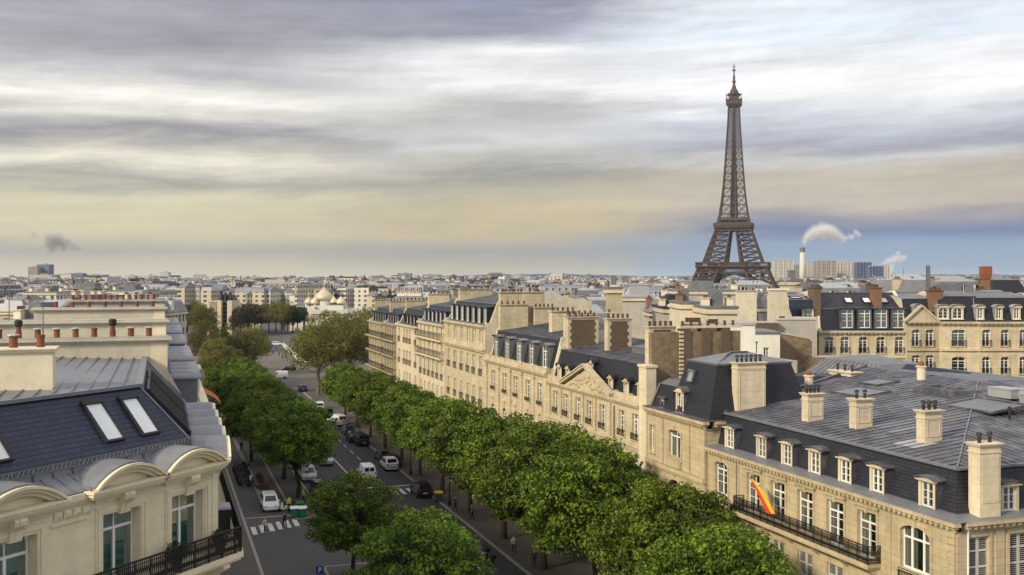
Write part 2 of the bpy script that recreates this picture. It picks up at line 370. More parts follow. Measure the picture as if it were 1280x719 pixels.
# ------------------------------------------------------------------ ground, avenue
def struct(o): o['kind'] = 'structure'; return o
def sheet(name, poly, z, mat):
    mb = MB(); mb.poly([(*p[:2], z) for p in poly]); return struct(mb.build(name, mat))
def strip(name, s0, s1, t0, t1, z, mat): return sheet(name, [st(s0, t0), st(s0, t1), st(s1, t1), st(s1, t0)], z, mat)
mb = MB(); mb.q((-6500, -150, 0), (6500, -150, 0), (6500, 9300, 0), (-6500, 9300, 0)); struct(mb.build('ground', 'city_ground'))
strip('avenue_road', -60, 262, 14.2, 31.5, .008, 'asphalt')
strip('service_road', -60, 225, 8.9, 14.2, .008, 'asphalt_old')
sheet('crossroads_asphalt', [st(92, 2), st(92, 18.4), st(116.5, 18.4), st(116.5, 2)], .013, 'asphalt_old')
def kerbed(name, s0, s1, t0, t1, mat='pavement', h=.14):
    mb = MB(); T = Matrix.Rotation(A_D, 4, 'Z'); mb.T = T
    mb.box(s0, s1, -t1, -t0, -.02, h)
    e = .28
    for a in ((s0, s1, -t1-.004, -t1+e), (s0, s1, -t0-e, -t0+.004)): mb.box(*a, -.03, h+.006, 1)
    for a in ((s0-.004, s0+e, -t1, -t0), (s1-e, s1+.004, -t1, -t0)): mb.box(*a, -.03, h+.007, 1)
    return struct(mb.build(name, (mat, 'kerb')))
kerbed('pavement_right', -60, 245, 31.5, 40.4)
kerbed('pavement_left', 44, 225, -4, 8.9)
kerbed('median_pavement', 117, 225, 14.2, 17.6)
kerbed('median_pavement', 55, 97, 14.2, 18.4)
kerbed('kerb_island', 122, 215, 11.4, 11.9, 'pavement')
sheet('square_asphalt', [st(225, -40), st(225, 52), st(262, 60), st(262, -55)], .011, 'asphalt_old')
sheet('square_gravel', [st(262, -130), st(262, 60), st(380, 60), st(380, -130)], .006, 'sand_ground')
sheet('quay_road', [st(380, -250), st(380, 160), st(398, 160), st(398, -250)], .012, 'asphalt')
# bridge deck road and lower river
sheet('river_water', [at(-700, 520), at(-700, 640), at(1400, 640), at(1400, 520)], .02, 'dark_glass')
sheet('bridge_road', [at(322, 395, 0), at(352, 395, 0), at(352, 660, 0), at(328, 660, 0)], .05, 'asphalt_old')
rp = random.Random(4)
for i in range(16):                                                                   # patched tarmac
    s, t = rp.uniform(62, 210), rp.choice((rp.uniform(18.5, 29), rp.uniform(9.3, 12))); l, w = rp.uniform(2.5, 14), rp.uniform(.8, 2.2)
    strip('tarmac_patch', s, s+l, t, t+w, .0125+.0003*i, rp.choice(('asphalt_old', 'asphalt_new', 'pavement')))
# painted road marks
mb = MB(); mb.T = Matrix.Rotation(A_D, 4, 'Z')
def mk(s0, s1, t0, t1, z=.017): mb.q((s0, -t0, z), (s1, -t0, z), (s1, -t1, z), (s0, -t1, z))
for s0, s1 in ((60, 118), (136, 168), (175, 250)): mk(s0, s1, 24.3, 24.45)
for s in range(62, 118, 6): mk(s, s+3, 27.9, 28.02)
for s in range(140, 250, 6): mk(s, s+3, 27.9, 28.02)
for i in range(6): mk(111.6+.5*i, 115.2+.5*i, 9.2+i*.93, 9.72+i*.93, .021)         # crossing on the service road
for i in range(13): mk(126.5, 130, 18.6+i*1.0, 19.1+i*1.0)                           # crossing on the avenue
for i in range(13): mk(214, 217, 18.6+i*1.0, 19.1+i*1.0)
mk(131.6, 132.0, 24.6, 31.2); mk(124.6, 125., 17.8, 24.1)
mk(119.4, 119.6, 9., 14.1, .02)
struct(mb.build('road_markings', 'road_paint'))

# ------------------------------------------------------------------ windows
WC = {}
def win_meshes(w, h, style):
    k = (round(w, 2), round(h, 2), style)
    if k in WC: return WC[k]
    w, h = k[:2]; f = MB(); p = MB(); extra = None
    if style == 'shutter':                                  # closed slatted shutters, two leaves
        for a, b in ((0, w/2-.015), (w/2+.015, w)):
            f.box(a, a+.07, 0, .06, 0, h); f.box(b-.07, b, 0, .06, 0, h)
            for z in (0, h*.42, h*.72, h-.09): f.box(a+.07, b-.07, .004, .056, z, z+.09)
            n = int(h/.11)
            for i in range(n): f.bar((a+.07, .03, .1+i*.11), (b-.07, .03, .1+i*.11), .05, .015)
        p = None
    else:
        b = .075
        f.box(0, b, 0, .08, 0, h); f.box(w-b, w, 0, .08, 0, h); f.box(b, w-b, 0, .08, h-b, h); f.box(b, w-b, 0, .08, 0, b+.03)
        ht = h
        if style in ('french', 'casement'):
            ht = h*.76; f.box(b, w-b, -.012, .085, ht-.05, ht+.05)
        if style == 'triple':
            ht = h*.70; f.box(b, w-b, -.012, .085, ht-.05, ht+.05)
            for x in (w*.3, w*.7): f.box(x-.06, x+.06, -.01, .082, b, h-b)
        else:
            f.box(w/2-.055, w/2+.055, -.01, .082, b+.03, ht)
            if style != 'leaf': f.box(w/2-.03, w/2+.03, .01, .07, ht, h-b)
        if style in ('french', 'simple'):
            for z in ((.38, .6) if style == 'french' else (.36, .66)):
                f.box(b, w-b, .02, .062, h*z-.018, h*z+.018)
        p.box(b*.6, w-b*.6, .035, .047, b*.6, h-b*.6)
    WC[k] = (f.mesh('window', ('white_paint',) if style != 'shutter' else ('shutter_grey',)), p.mesh('pane', ('glass',)) if p else None)
    return WC[k]
def cur_mesh(a, b, h, mat):
    k = ('c', round(a, 2), round(b, 2), round(h, 2), mat)
    if k not in WC:
        m = MB(); n = max(3, int((b-a)/.09)); P = [(a+(b-a)*i/n, .17+.025*(i % 2)) for i in range(n+1)]
        for (x0, y0), (x1, y1) in zip(P, P[1:]): m.q((x0, y0, .03), (x1, y1, .03), (x1, y1, h-.05), (x0, y0, h-.05))
        WC[k] = m.mesh('curtain', (mat,))
    return WC[k]
def window(root, x, y, z, w, h, style='french', rz=0, curtain=0, mat='curtain', T=None, flat=False):
    fm, pmh = win_meshes(w, h, style)
    nm = 'shutter' if style == 'shutter' else 'window'
    loc = Vector((x, y, z))
    if T is not None: loc = T @ loc; rz = rz+T.to_euler().z
    o = link(nm, fm, root, loc, rz)
    po, a = (root, dict(loc=loc, rz=rz)) if flat else (o, {})
    if pmh: link('pane', pmh, po, **a)
    if curtain and pmh:
        if curtain & 1: link('curtain', cur_mesh(.06, w*.40, h, mat), po, **a)
        if curtain & 2: link('curtain', cur_mesh(w*.60, w-.06, h, mat), po, **a)
        if curtain & 4: link('curtain', cur_mesh(.06, w-.06, h, mat), po, **a)
    return o
def facade(mb, x0, x1, z0, z1, ops, y=0., rev=.32, m=0):
    """wall face in the plane y with real openings (xa, xb, za, zb, arch rise) and their reveals"""
    xs = sorted({x0, x1, *[o[0] for o in ops], *[o[1] for o in ops]}); zs = sorted({z0, z1, *[o[2] for o in ops], *[o[3] for o in ops]})
    xs = [x for x in xs if x0 <= x <= x1]; zs = [z for z in zs if z0 <= z <= z1]
    for a, b in zip(xs, xs[1:]):
        if b-a < 1e-5: continue
        for c, d in zip(zs, zs[1:]):
            if d-c < 1e-5: continue
            cx, cz = (a+b)/2, (c+d)/2
            if any(o[0] < cx < o[1] and o[2] < cz < o[3] for o in ops): continue
            mb.q((a, y, c), (b, y, c), (b, y, d), (a, y, d), m)
    for o in ops:
        a, b, c, d = o[:4]; r = o[4] if len(o) > 4 else 0
        Y = y+rev
        mb.q((a, y, c), (a, Y, c), (a, Y, d), (a, y, d), m); mb.q((b, Y, c), (b, y, c), (b, y, d), (b, Y, d), m)
        mb.q((a, Y, c), (a, y, c), (b, y, c), (b, Y, c), m)
        if not r: mb.q((a, y, d), (a, Y, d), (b, Y, d), (b, y, d), m)
        else:
            n = 10; xc = (a+b)/2; hw = (b-a)/2
            P = [(xc-hw*math.cos(math.pi*i/n), d-r+r*math.sin(math.pi*i/n)) for i in range(n+1)]
            for (u0, v0), (u1, v1) in zip(P, P[1:]):
                if d-max(v0, v1) > 1e-4 or d-min(v0, v1) > 1e-4: mb.q((u0, y, v0), (u1, y, v1), (u1, y, d), (u0, y, d), m)
                mb.q((u0, y, v0), (u0, Y, v0), (u1, Y, v1), (u1, y, v1), m)
def surround(mb, o, w=.17, p=.06, y=0., m=0, sill=True, key=False, hood=False):
    a, b, c, d = o[:4]; r = o[4] if len(o) > 4 else 0
    top = d-r*.0
    mb.box(a-w, a-.004, y-p, y+.03, c, top, m); mb.box(b+.004, b+w, y-p, y+.03, c, top, m)
    if r:
        n = 10; xc = (a+b)/2; hw = (b-a)/2
        A = [(xc-(hw+.004)*math.cos(math.pi*i/n), d-r+(r+.004)*math.sin(math.pi*i/n)) for i in range(n+1)]
        B = [(xc-(hw+w)*math.cos(math.pi*i/n), d-r+(r+w)*math.sin(math.pi*i/n)) for i in range(n+1)]
        for i in range(n): mb.ext([A[i], A[i+1], B[i+1], B[i]], y-p-.02, y+.02, m)
    else: mb.box(a-w, b+w, y-p-.003, y+.03, d+.004, d+w, m)
    if hood: mb.box(a-w-.1, b+w+.1, y-p-.16, y+.03, d+w+.1, d+w+.22, m); mb.box(a-w, b+w, y-p-.05, y+.03, d+w+.004, d+w+.098, m)
    if key: mb.box((a+b)/2-.13, (a+b)/2+.13, y-p-.09, y+.02, d-.05, d+w+.09, m)
    if sill: mb.box(a-w-.05, b+w+.05, y-p-.07, y+.03, c-.13, c-.004, m)
def cornice(mb, x0, x1, z, y=0., h=.6, p=.5, m=0, ends=(0, 0), dent=0):
    e0, e1 = ends
    for k, (f0, f1, pp) in enumerate(((0, .3, .28), (.3, .62, .55), (.62, .86, 1.), (.86, 1., .9))):
        mb.box(x0-e0*p*pp, x1+e1*p*pp, y-p*pp, y+.05, z+h*f0+.002*k, z+h*f1, m)
    if dent:
        n = int((x1-x0)/dent)
        for i in range(n):
            x = x0+(i+.5)*(x1-x0)/n; mb.box(x-dent*.28, x+dent*.28, y-p*.8, y-p*.2, z+h*.3, z+h*.61, m)
def railing(mb, pts, h=.95, step=.13, r=.022, orn=True, m=0):
    for a, b in zip(pts, pts[1:]):
        a = Vector(a); b = Vector(b); L = (b-a).length; up = Vector((0, 0, 1))
        mb.bar(a+up*h, b+up*h, .055, .05, m); mb.bar(a+up*.09, b+up*.09, .035, .035, m); mb.bar(a+up*(h-.16), b+up*(h-.16), .028, .028, m)
        n = max(1, round(L/step))
        for i in range(n+1):
            p = a.lerp(b, i/n); mb.bar(p+up*.0, p+up*h, r if i % 8 else r*2, None, m)
            if orn and i < n:
                q = a.lerp(b, (i+1)/n)
                mb.bar(p+up*.14, q+up*(.40), r*.9, None, m); mb.bar(q+up*.14, p+up*.40, r*.9, None, m)
                mb.bar(p+up*(.46), q+up*(h-.2), r*.9, None, m)
def balcony(root, x0, x1, z, depth=.75, y=0., h=.95, step=.13, corb=2.6, mat='limestone', T=None, orn=True, y0=None):
    mb = MB(); mb.T = T
    mb.box(x0, x1, y-depth, y+.04, z-.2, z); mb.box(x0+.06, x1-.06, y-depth+.06, y+.03, z-.32, z-.202)
    n = max(2, round((x1-x0)/corb)+1)
    for i in range(n):
        x = x0+.25+(x1-x0-.5)*i/(n-1); mb.extx([(y+.03, z-.324), (y-depth*.8, z-.324), (y-depth*.7, z-.45), (y-.12, z-.95), (y+.03, z-1.)], x-.11, x+.11)
    b = mb.build('balcony', mat, root)
    rb = MB(); rb.T = T; d = y-depth+.07
    railing(rb, [(x0+.05, y-.0, z), (x0+.05, d, z), (x1-.05, d, z), (x1-.05, y-.0, z)], h, step, orn=orn)
    rb.build('railing', 'iron', b); return b
def guard(root, o, y=0., h=.55, T=None, step=.14):
    rb = MB(); rb.T = T; a, b, c = o[0], o[1], o[2]
    railing(rb, [(a-.06, y+.0, c), (a-.06, y-.16, c), (b+.06, y-.16, c), (b+.06, y+.0, c)], h, step, orn=False); rb.build('window_guard', 'iron', root)
POT = {}
def pot_mesh(kind):
    if kind not in POT:
        mb = MB()
        if kind == 'black':
            mb.lathe(0, 0, ((.10, 0), (.10, .3), (.085, .34)), 10); mb.lathe(0, 0, ((.14, .40), (.17, .44), (.12, .56), (.02, .60)), 10)
            for i in range(3): a = i*2.09; mb.bar((.09*math.cos(a), .09*math.sin(a), .3), (.12*math.cos(a), .12*math.sin(a), .42), .02)
            POT[kind] = mb.mesh('pot', ('pot_black',))
        elif kind == 'capped':
            mb.lathe(0, 0, ((.17, 0), (.16, .38), (.18, .385), (.18, .44), (.15, .45)), 12); mb.lathe(0, 0, ((.26, .50), (.25, .525), (.02, .56)), 12, 1)
            for i in range(3): a = i*2.09; mb.bar((.13*math.cos(a), .13*math.sin(a), .42), (.15*math.cos(a), .15*math.sin(a), .51), .02, None, 1)
            POT[kind] = mb.mesh('pot', ('terracotta', 'zinc_pale'))
        elif kind == 'cowl':
            mb.lathe(0, 0, ((.17, 0), (.16, .4), (.13, .42), (.13, .62)), 12); mb.lathe(0, 0, ((.13, .62), (.21, .72), (.21, .95), (.14, 1.02)), 12, 1)
            POT[kind] = mb.mesh('pot', ('terracotta', 'pot_black'))
        elif kind == 'brown':
            mb.lathe(0, 0, ((.14, 0), (.12, .36), (.145, .38), (.145, .44), (.1, .44), (.09, .3)), 10); POT[kind] = mb.mesh('pot', ('pot_brown',))
        else:
            mb.lathe(0, 0, ((.16, 0), (.15, .4), (.18, .42), (.18, .5), (.13, .5), (.12, .3)), 12); POT[kind] = mb.mesh('pot', ('terracotta',))
    return POT[kind]
def chimney(root, x0, x1, y0, y1, z0, z1, pots=4, mat='stone_cream', kind='red', quoin=None, panel=False, T=None, merged=False, slope=0., label=None, skip=0):
    """stack with cap; pots stand in a row along the longer side. quoin: brick faces between stone corners"""
    mb = MB(); mb.T = T
    hc = .16
    if quoin:
        q = .42
        mb.box(x0+.03, x1-.03, y0+.03, y1-.03, z0, z1-hc*2, 1)
        k = 0; z = z0
        while z < z1-hc*2-.01:
            zz = min(z+.36, z1-hc*2); w = q if k % 2 else q*.62
            for ya, yb in ((y0, y0+w), (y1-w, y1)): mb.box(x0, x1, ya, yb, z+.0015, zz, 0)
            z = zz; k += 1
        mb.box(x0-.02, x1+.02, y0-.02, y1+.02, z1-hc*2, z1-hc, 0)
    else: mb.box(x0, x1, y0, y1, z0, z1-hc, 0)
    if panel:
        zc0, zc1 = z0+(z1-z0)*.2, z1-.62
        for xs in (x0-.03, x1+.0):
            for a, b, c, d in ((y0+.14, y1-.14, zc0, zc0+.07), (y0+.14, y1-.14, zc1, zc1+.07), (y0+.14, y0+.21, zc0+.07, zc1), (y1-.21, y1-.14, zc0+.07, zc1)):
                mb.box(xs, xs+.03, a, b, c, d, 0)
        for yy in (y0-.03, y1): mb.box(x0+.12, x1-.12, yy, yy+.03, zc0, zc1, 0)
        mb.box(x0-.05, x1+.05, y0-.05, y1+.05, z1-.52, z1-.44, 0)
    mb.box(x0-.09, x1+.09, y0-.09, y1+.09, z1-hc, z1-hc*.4, 0); mb.box(x0-.15, x1+.15, y0-.15, y1+.15, z1-hc*.4+.001, z1, 0)
    mats = [mat, quoin or 'brick_brown']
    P = []
    for i in range(pots):
        f = (i+.5)/pots; P.append((x0+(x1-x0)*f, (y0+y1)/2) if x1-x0 > y1-y0 else ((x0+x1)/2, y0+(y1-y0)*f))
    if merged:
        mats.append('pot_brown' if kind != 'black' else 'pot_black')
        for px, py in P: mb.lathe(px, py, ((.14, z1-.01), (.12, z1+.4), (.08, z1+.4)), 6, 2)
    o = mb.build('chimney', mats, root)
    if label: o['label'] = label
    if not merged:
        for i, (px, py) in enumerate(P):
            loc = Vector((px, py, z1)); loc = T @ loc if T is not None else loc
            k = kind if isinstance(kind, str) else kind[i % len(kind)]
            link('pot', pot_mesh(k), o, loc, random.uniform(0, 6))
    return o
def seams(mb, a, b, c, d, step=.55, m=0, h=.045, w=.03):
    """standing seams of a metal roof quad: ribs run from edge a-b to edge d-c"""
    a, b, c, d = map(Vector, (a, b, c, d)); n = max(2, round((b-a).length/step)); up = Vector((0, 0, h/2))
    for i in range(1, n): mb.bar(a.lerp(b, i/n)+up, d.lerp(c, i/n)+up, w, h, m)
def dormer(root, x, y, z, w, h, depth, style='curve', stone='limestone', roof='zinc_dark', win='simple', T=None, curtain=0, slim=.2):
    """a roof window: stone or timber front with jambs, side cheeks back into the slope, small roof, window and pane below it"""
    mb = MB(); mb.T = T; j = slim; xa, xb = x-w/2, x+w/2
    ops = [(xa+j, xb-j, z+.06, z+h-.12, .0 if style != 'round' else (w-2*j)/2*.9)]
    facade(mb, xa, xb, z, z+h, ops, y=y, rev=.14)
    for xx in (xa, xb): mb.q((xx, y, z), (xx, y+depth, z), (xx, y+depth, z+h), (xx, y, z+h), 1)
    mb.box(xa-.06, xb+.06, y-.08, y+.02, z-.07, z+.02)
    n = 8; rise = {'curve': .2, 'round': .38, 'flat': .06, 'gable': .35}[style]; ov = .13
    if style == 'gable': A = [(xa-ov, z+h), (x, z+h+rise), (xb+ov, z+h)]
    else: A = [(x-(w/2+ov)*math.cos(math.pi*i/n), z+h+rise*math.sin(math.pi*i/n)) for i in range(n+1)]
    mb.ext(A, y-.02, y+.02, 0)
    B = [(u, v+.06) for u, v in A]; 
    mb.ext(A+B[::-1], y-.22, y+depth+.5, 1)
    mb.box(xa-ov, xb+ov, y-.14, y+.0, z+h-.06, z+h+.02, 0)
    o = mb.build('dormer', (stone, roof), root)
    window(o, xa+j, y+.1, z+.06, w-2*j, h-.18, win, T=T, curtain=curtain, flat=True)
    return o
# ------------------------------------------------------------------ building kit
def rect_ops(xs, zb, zt, w, arch=0.): return [(x-w/2, x+w/2, zb, zt, arch) for x in xs]
def shell(root, W, Dp, ze, prof, mat='limestone', ops=(), side_ops=None, x0=0., rev=.32, back='plaster_cream', deep=0., trims=None, roof_over=.0, party=(1, 1), front=True):
    """walls with real openings; prof = the roof line from front to back [(y, z), ...]; party = low fire walls above the roof at either end"""
    mb = MB()
    if front: facade(mb, x0, x0+W, -deep, ze, list(ops), rev=rev)
    mb.q((x0, Dp, -deep), (x0+W, Dp, -deep), (x0+W, Dp, prof[-1][1]), (x0, Dp, prof[-1][1]), 1)
    for x, on in ((x0, party[0]), (x0+W, party[1])):
        pts = [(x, 0, -deep), (x, Dp, -deep)]+[(x, y, z) for y, z in prof[::-1]]
        if x == x0+W and side_ops is not None:
            mb.T = Matrix.Translation((x, 0, 0)) @ Matrix.Rotation(R(90), 4, 'Z'); facade(mb, 0, Dp, -deep, ze, side_ops, rev=rev); mb.T = None
        else: mb.poly(pts, 1)
        if on:
            a = x+(-.002 if x == x0 else -.34); b = a+.342
            up = [(y, z+.32) for y, z in prof]; mb.extx(up+[(y, z-.3) for y, z in prof[::-1]], a, b, 1)
    if trims: trims(mb)
    return mb.build('wall', (mat, back), root)
def roofs(root, W, prof, mats, x0=0., seam=(), step=.55, ov=0.):
    """one strip per segment of the profile; seam = indexes of strips with standing seams"""
    names = list(dict.fromkeys(mats)); mb = MB()
    for i, ((ya, za), (yb, zb)) in enumerate(zip(prof, prof[1:])):
        a, b, c, d = (x0-ov, ya, za), (x0+W+ov, ya, za), (x0+W+ov, yb, zb), (x0-ov, yb, zb)
        k = names.index(mats[i]); mb.q(a, b, c, d, k)
        if i in seam: seams(mb, a, b, c, d, step, k)
    for (y, z) in prof[1:-1]: mb.bar((x0, y, z+.03), (x0+W, y, z+.03), .16, .07, names.index('zinc') if 'zinc' in names else 0)
    return mb.build('roof', names, root)
def skylight(root, x, y, z, w, l, pitch, T=None, glass='frosted_glass'):
    """roof window lying in a slope that climbs towards +y by pitch radians"""
    M = Matrix.Translation((x, y, z)) @ Matrix.Rotation(pitch, 4, 'X')
    if T is not None: M = T @ M
    f = MB(); f.T = M; p = MB(); p.T = M
    b = .1
    f.box(-w/2, -w/2+b, 0, l, -.04, .13); f.box(w/2-b, w/2, 0, l, -.04, .13); f.box(-w/2+b, w/2-b, 0, b, -.04, .11); f.box(-w/2-.02, w/2+.02, l-.16, l+.04, -.04, .17)
    p.box(-w/2+b, w/2-b, b, l-.16, .03, .075)
    o = f.build('skylight', 'pot_black' if glass == 'frosted_glass' else 'zinc_dark', root); p.build('pane', glass, o); return o
def rootR(name, label, s_left, t=40.2, group=None):
    p = st(s_left, t); return thing(name, label, 'building', p, A_D+math.pi, group)
def rootL(name, label, s_near, t=2.4, group=None):
    p = st(s_near, t); return thing(name, label, 'building', p, A_D, group)
rnd = random.Random(5)

# ------------------------------------------------------------------ right side of the avenue, from near to far
def mansion():
    W, Dp, ze = 26.4, 22.0, 13.35
    r = rootR('stone_mansion', 'long limestone mansion with seven small dormers, an iron balcony and a flat grey seamed roof', 71.4)
    xs = [2.0, 6.5, 9.6, 12.8, 16.0, 19.1]
    up = rect_ops(xs[:1], 10.5, 13.0, 1.8, .3)+rect_ops(xs[1:], 10.12, 12.9, 1.72)+[(22.1, 24.5, 10.4, 12.95, .45)]
    low = rect_ops([2.0, 6.5, 9.6, 12.8, 16.0, 19.1, 23.3], 6.1, 8.9, 1.6)
    gf = rect_ops([2.0, 6.5, 9.6, 12.8, 16.0, 19.1, 23.3], .9, 4.2, 1.5, .5)
    sv = [1.55, 4.35, 7.3, 10.2, 13.1, 16.0, 19.0]
    sops = rect_ops(sv, 10.1, 13.0, 1.4)+rect_ops(sv, 6.1, 8.9, 1.3)+rect_ops(sv, .9, 4.2, 1.5, .5)
    TS = Matrix.Translation((W, 0, 0)) @ Matrix.Rotation(R(90), 4, 'Z')
    def trims(mb):
        for o in up: surround(mb, o, .2, .05, sill=o in up[:1] or o == up[-1], key=True, hood=o in up[1:-1])
        for o in low: surround(mb, o, .16, .04)
        for o in gf: surround(mb, o, .2, .05, key=True)
        mb.box(-.02, W+.0, -.16, .02, 9.45, 9.72); mb.box(-.02, W+.0, -.1, .02, 5.1, 5.4)
        for x in (4.25, 21.0, 25.6): mb.box(x-.32, x+.32, -.07, .02, 9.72, 13.3)
        for z in range(10): mb.box(25.6, W-.001, -.05, .02, 9.78+z*.36, 10.08+z*.36)
        cornice(mb, 0, W, ze, h=.55, p=.42, ends=(0, 1), dent=.42)
        mb.T = TS
        for o in sops: surround(mb, o, .2, .05, key=False)
        mb.box(.0, Dp, -.16, .02, 9.45, 9.72); mb.box(0, Dp, -.1, .02, 5.1, 5.4)
        for x in (.4, 2.95, 5.85, 8.8): mb.box(x-.3, x+.3, -.07, .02, 9.72, 13.3)
        cornice(mb, .46, Dp, ze, h=.55, p=.42, dent=.42)
        for x in (1.55, 4.35, 7.3): mb.box(x-1.0, x+1.0, -.1, .02, 12.98+.25, 13.2+.1)
        mb.T = None
    shell(r, W, Dp, ze, [(0, ze), (.9, ze+.3), (1.6, 16.4), (11, 17.5), (21, 18.6), (Dp, 18.5)], 'limestone_gold', ops=up+low+gf, side_ops=sops, trims=trims, party=(0, 0))
    for i, o in enumerate(up):
        st_ = 'triple' if i == 6 else 'french'
        window(r, o[0], .2, o[2], o[1]-o[0], o[3]-o[2], st_, curtain=[1, 1, 1, 3, 1, 1, 3][i], mat='curtain')
    for i, o in enumerate(low): window(r, o[0], .08, o[2], o[1]-o[0], o[3]-o[2], 'shutter')
    for i, o in enumerate(gf): window(r, o[0], .2, o[2], o[1]-o[0], o[3]-o[2], 'french')
    for i, o in enumerate(sops): window(r, o[0], .08 if i < 14 else .2, o[2], o[1]-o[0], o[3]-o[2], 'shutter' if i < 14 else 'french', T=TS)
    # gutter deck, mansard and flat roof; the left edge runs askew behind the corner pavilion
    mb = MB(); z0, z1, zr = ze+.56, 16.4, 18.7
    a, b, c = (0, -.36, z0), (W+.36, -.36, z0), (W+.36, Dp, z0)
    a2, b2, c2 = (0, .85, z0+.16), (W-.85, .85, z0+.16), (W-.85, Dp, z0+.16)
    a3, b3, c3 = (0, 1.5, z1), (W-1.5, 1.5, z1), (W-1.5, Dp, z1)
    mb.q(a, b, b2, a2, 0); mb.q(b, c, c2, b2, 0); mb.q(a2, b2, b3, a3, 1); mb.q(b2, c2, c3, b3, 1)
    mb.bar((0, 1.42, z1), (W-1.42, 1.42, z1), .2, .14, 0); mb.bar((W-1.42, 1.42, z1), (W-1.42, Dp, z1), .2, .14, 0)
    mb.bar((W-.98, .98, z0+.16), (W-1.5, 1.5, z1), .06, .06, 1)
    rg = (W-21.5, 21.5, zr); lf = (-9., 21.5, zr)
    mb.q((0, 1.5, z1+.04), (W-1.5, 1.5, z1+.04), rg, lf, 2); mb.q((W-1.5, 1.5, z1+.04), (W-1.5, 32, z1+.04), (rg[0], 32, zr), rg, 2)
    mb.q(lf, rg, (rg[0], 32, zr-.6), (-11, 32, zr-.6), 2); mb.q((0, 1.5, z1+.04), lf, (-9, 21.5, 12), (0, 1.5, 12), 1)
    def on(x, y): return z1+.04+(y-1.5)/20*(zr-z1-.04)
    n = 46
    for i in range(1, n):                                        # standing seams down the front slope
        x = -9+(W-1.5+9)*i/n
        y0 = 1.5 if x >= 0 else 1.5-x*20/9
        y1 = min(21.5, W-x) if x > W-21.5 else 21.5
        if y1-y0 > .4: mb.bar((x, y0, on(x, y0)+.025), (x, y1, on(x, y1)+.025), .026, .05, 2)
    for i in range(1, 36):
        y = 1.5+i*.6; xe = max(rg[0], W-y); f = (W-1.5-xe)/20
        zz = lambda x: z1+.04+(W-1.5-x)/20*(zr-z1-.04)
        mb.bar((W-1.5, y, zz(W-1.5)+.025), (xe, y, zz(xe)+.025), .026, .05, 2)
    mb.bar((W-1.5, 1.5, z1+.09), (rg[0], rg[1], zr+.05), .08, .06, 0); mb.bar(lf, rg, .16, .08, 0)
    mb.bar((0, 1.5, z1+.1), (-9, 21.5, zr+.1), .25, .2, 2)
    mb.build('roof', ('zinc', 'slate', 'zinc_dark', 'zinc_pale'), r)
    for i, x in enumerate([2.1, 6.5, 9.7, 12.9, 16.1, 19.2, 23.5]):
        dormer(r, x, .62, ze+.62, 1.35, 1.6, 1.0, 'curve', 'limestone_pale', curtain=1)
    for v in (4.3, 8.3, 12.0, 16.0): dormer(r, v, .62, ze+.62, 1.25, 1.55, 1.0, 'curve', curtain=1, T=TS)
    for (s, t, k) in ((63.7, 44.3, 4), (59.2, 45.0, 2), (52.7, 45.1, 3)):
        x, y = 71.4-s, t-40.2; chimney(r, x-.38, x+.38, y-.65, y+.65, on(x, y)-.1, on(x, y)+1.95, k, 'limestone_pale', 'black', panel=True)
    mb = MB(); mb.T = TS; chimney(r, 1.75, 3.15, .1, .95, ze+.58, 17.95, 2, 'limestone_pale', 'black', panel=True, T=TS)
    x, y = -.1, 3.4; chimney(r, x-.45, x+.45, 2.4, 4.9, 15., 20.3, 6, 'limestone_pale', 'black', panel=True)
    rq = random.Random(9)
    for i in range(16):                                             # newer and older sheets let into the roof
        x, y = rq.uniform(-4, 18), rq.uniform(3, 17); n_ = rq.choice((1, 2, 3)); l = rq.uniform(1.2, 4.)
        if x > W-y-3 or x < -(y-1.5)*.45: continue
        x = -9+round((x+9)/.7337)*.7337; m5 = MB(); xa, xb = x+.03, x+.7337*n_-.03
        m5.q((xa, y, on(x, y)+.006), (xb, y, on(x, y)+.006), (xb, y+l, on(x, y+l)+.006), (xa, y+l, on(x, y+l)+.006)); m5.build('roof_patch', rq.choice(('zinc', 'zinc_pale', 'lead_grey', 'zinc')), r)
    # glazed skylights lying on the roof, a light well and little vents
    pt = math.atan2(zr-z1, 20)
    for x, y, w, l in ((1.5, 11.5, 4., 2.8), (-1., 15.5, 2.6, 2.2), (13., 13.0, 4.6, 3.2)): skylight(r, x, y, on(x, y)+.02, w, l, pt, glass='zinc')
    mb = MB(); x, y = 6.6, 15.8; z = on(x, y)
    for q in ((x-2.2, x+2.2, y-.2, y), (x-2.2, x+2.2, y+2.2, y+2.4), (x-2.2, x-2, y, y+2.2), (x+2, x+2.2, y, y+2.2)): mb.box(*q, z-.6, z+.45)
    mb.box(x-2, x+2, y, y+2.2, z-.3, z+.12, 1); mb.build('light_well', ('zinc_dark', 'stone_cream'), r)
    for x, y in ((10.5, 18.2), (12.6, 18.9), (14.3, 17.4)):
        mb = MB(); mb.box(x-1.1, x+1.1, y, y+1.3, on(x, y)-.2, on(x, y)+.42); mb.box(x-1.15, x+1.15, y-.05, y+1.35, on(x, y)+.42, on(x, y)+.5); mb.build('roof_hatch', 'zinc_pale', r)
    for x, y in ((-3.2, 9.2), (-3.6, 11.6), (.6, 19.6)):
        mb = MB(); mb.lathe(x, y, ((.36, 15), (.36, on(x, y)+1.0), (.46, on(x, y)+1.02), (.46, on(x, y)+1.12)), 12); mb.lathe(x, y, ((.2, on(x, y)+1.12), (.22, on(x, y)+1.4), (.02, on(x, y)+1.55)), 8, 1); mb.build('vent', ('stone_cream', 'rust_red'), r)
    for x, y in ((16.2, 13.6), (19.6, 12), (20.4, 16)):
        mb = MB(); mb.lathe(x, y, ((.09, 16.), (.09, on(x, min(y, W-x))+.75), (.13, on(x, min(y, W-x))+.76), (.1, on(x, min(y, W-x))+.9)), 8); mb.build('vent_pipe', 'pot_black', r)
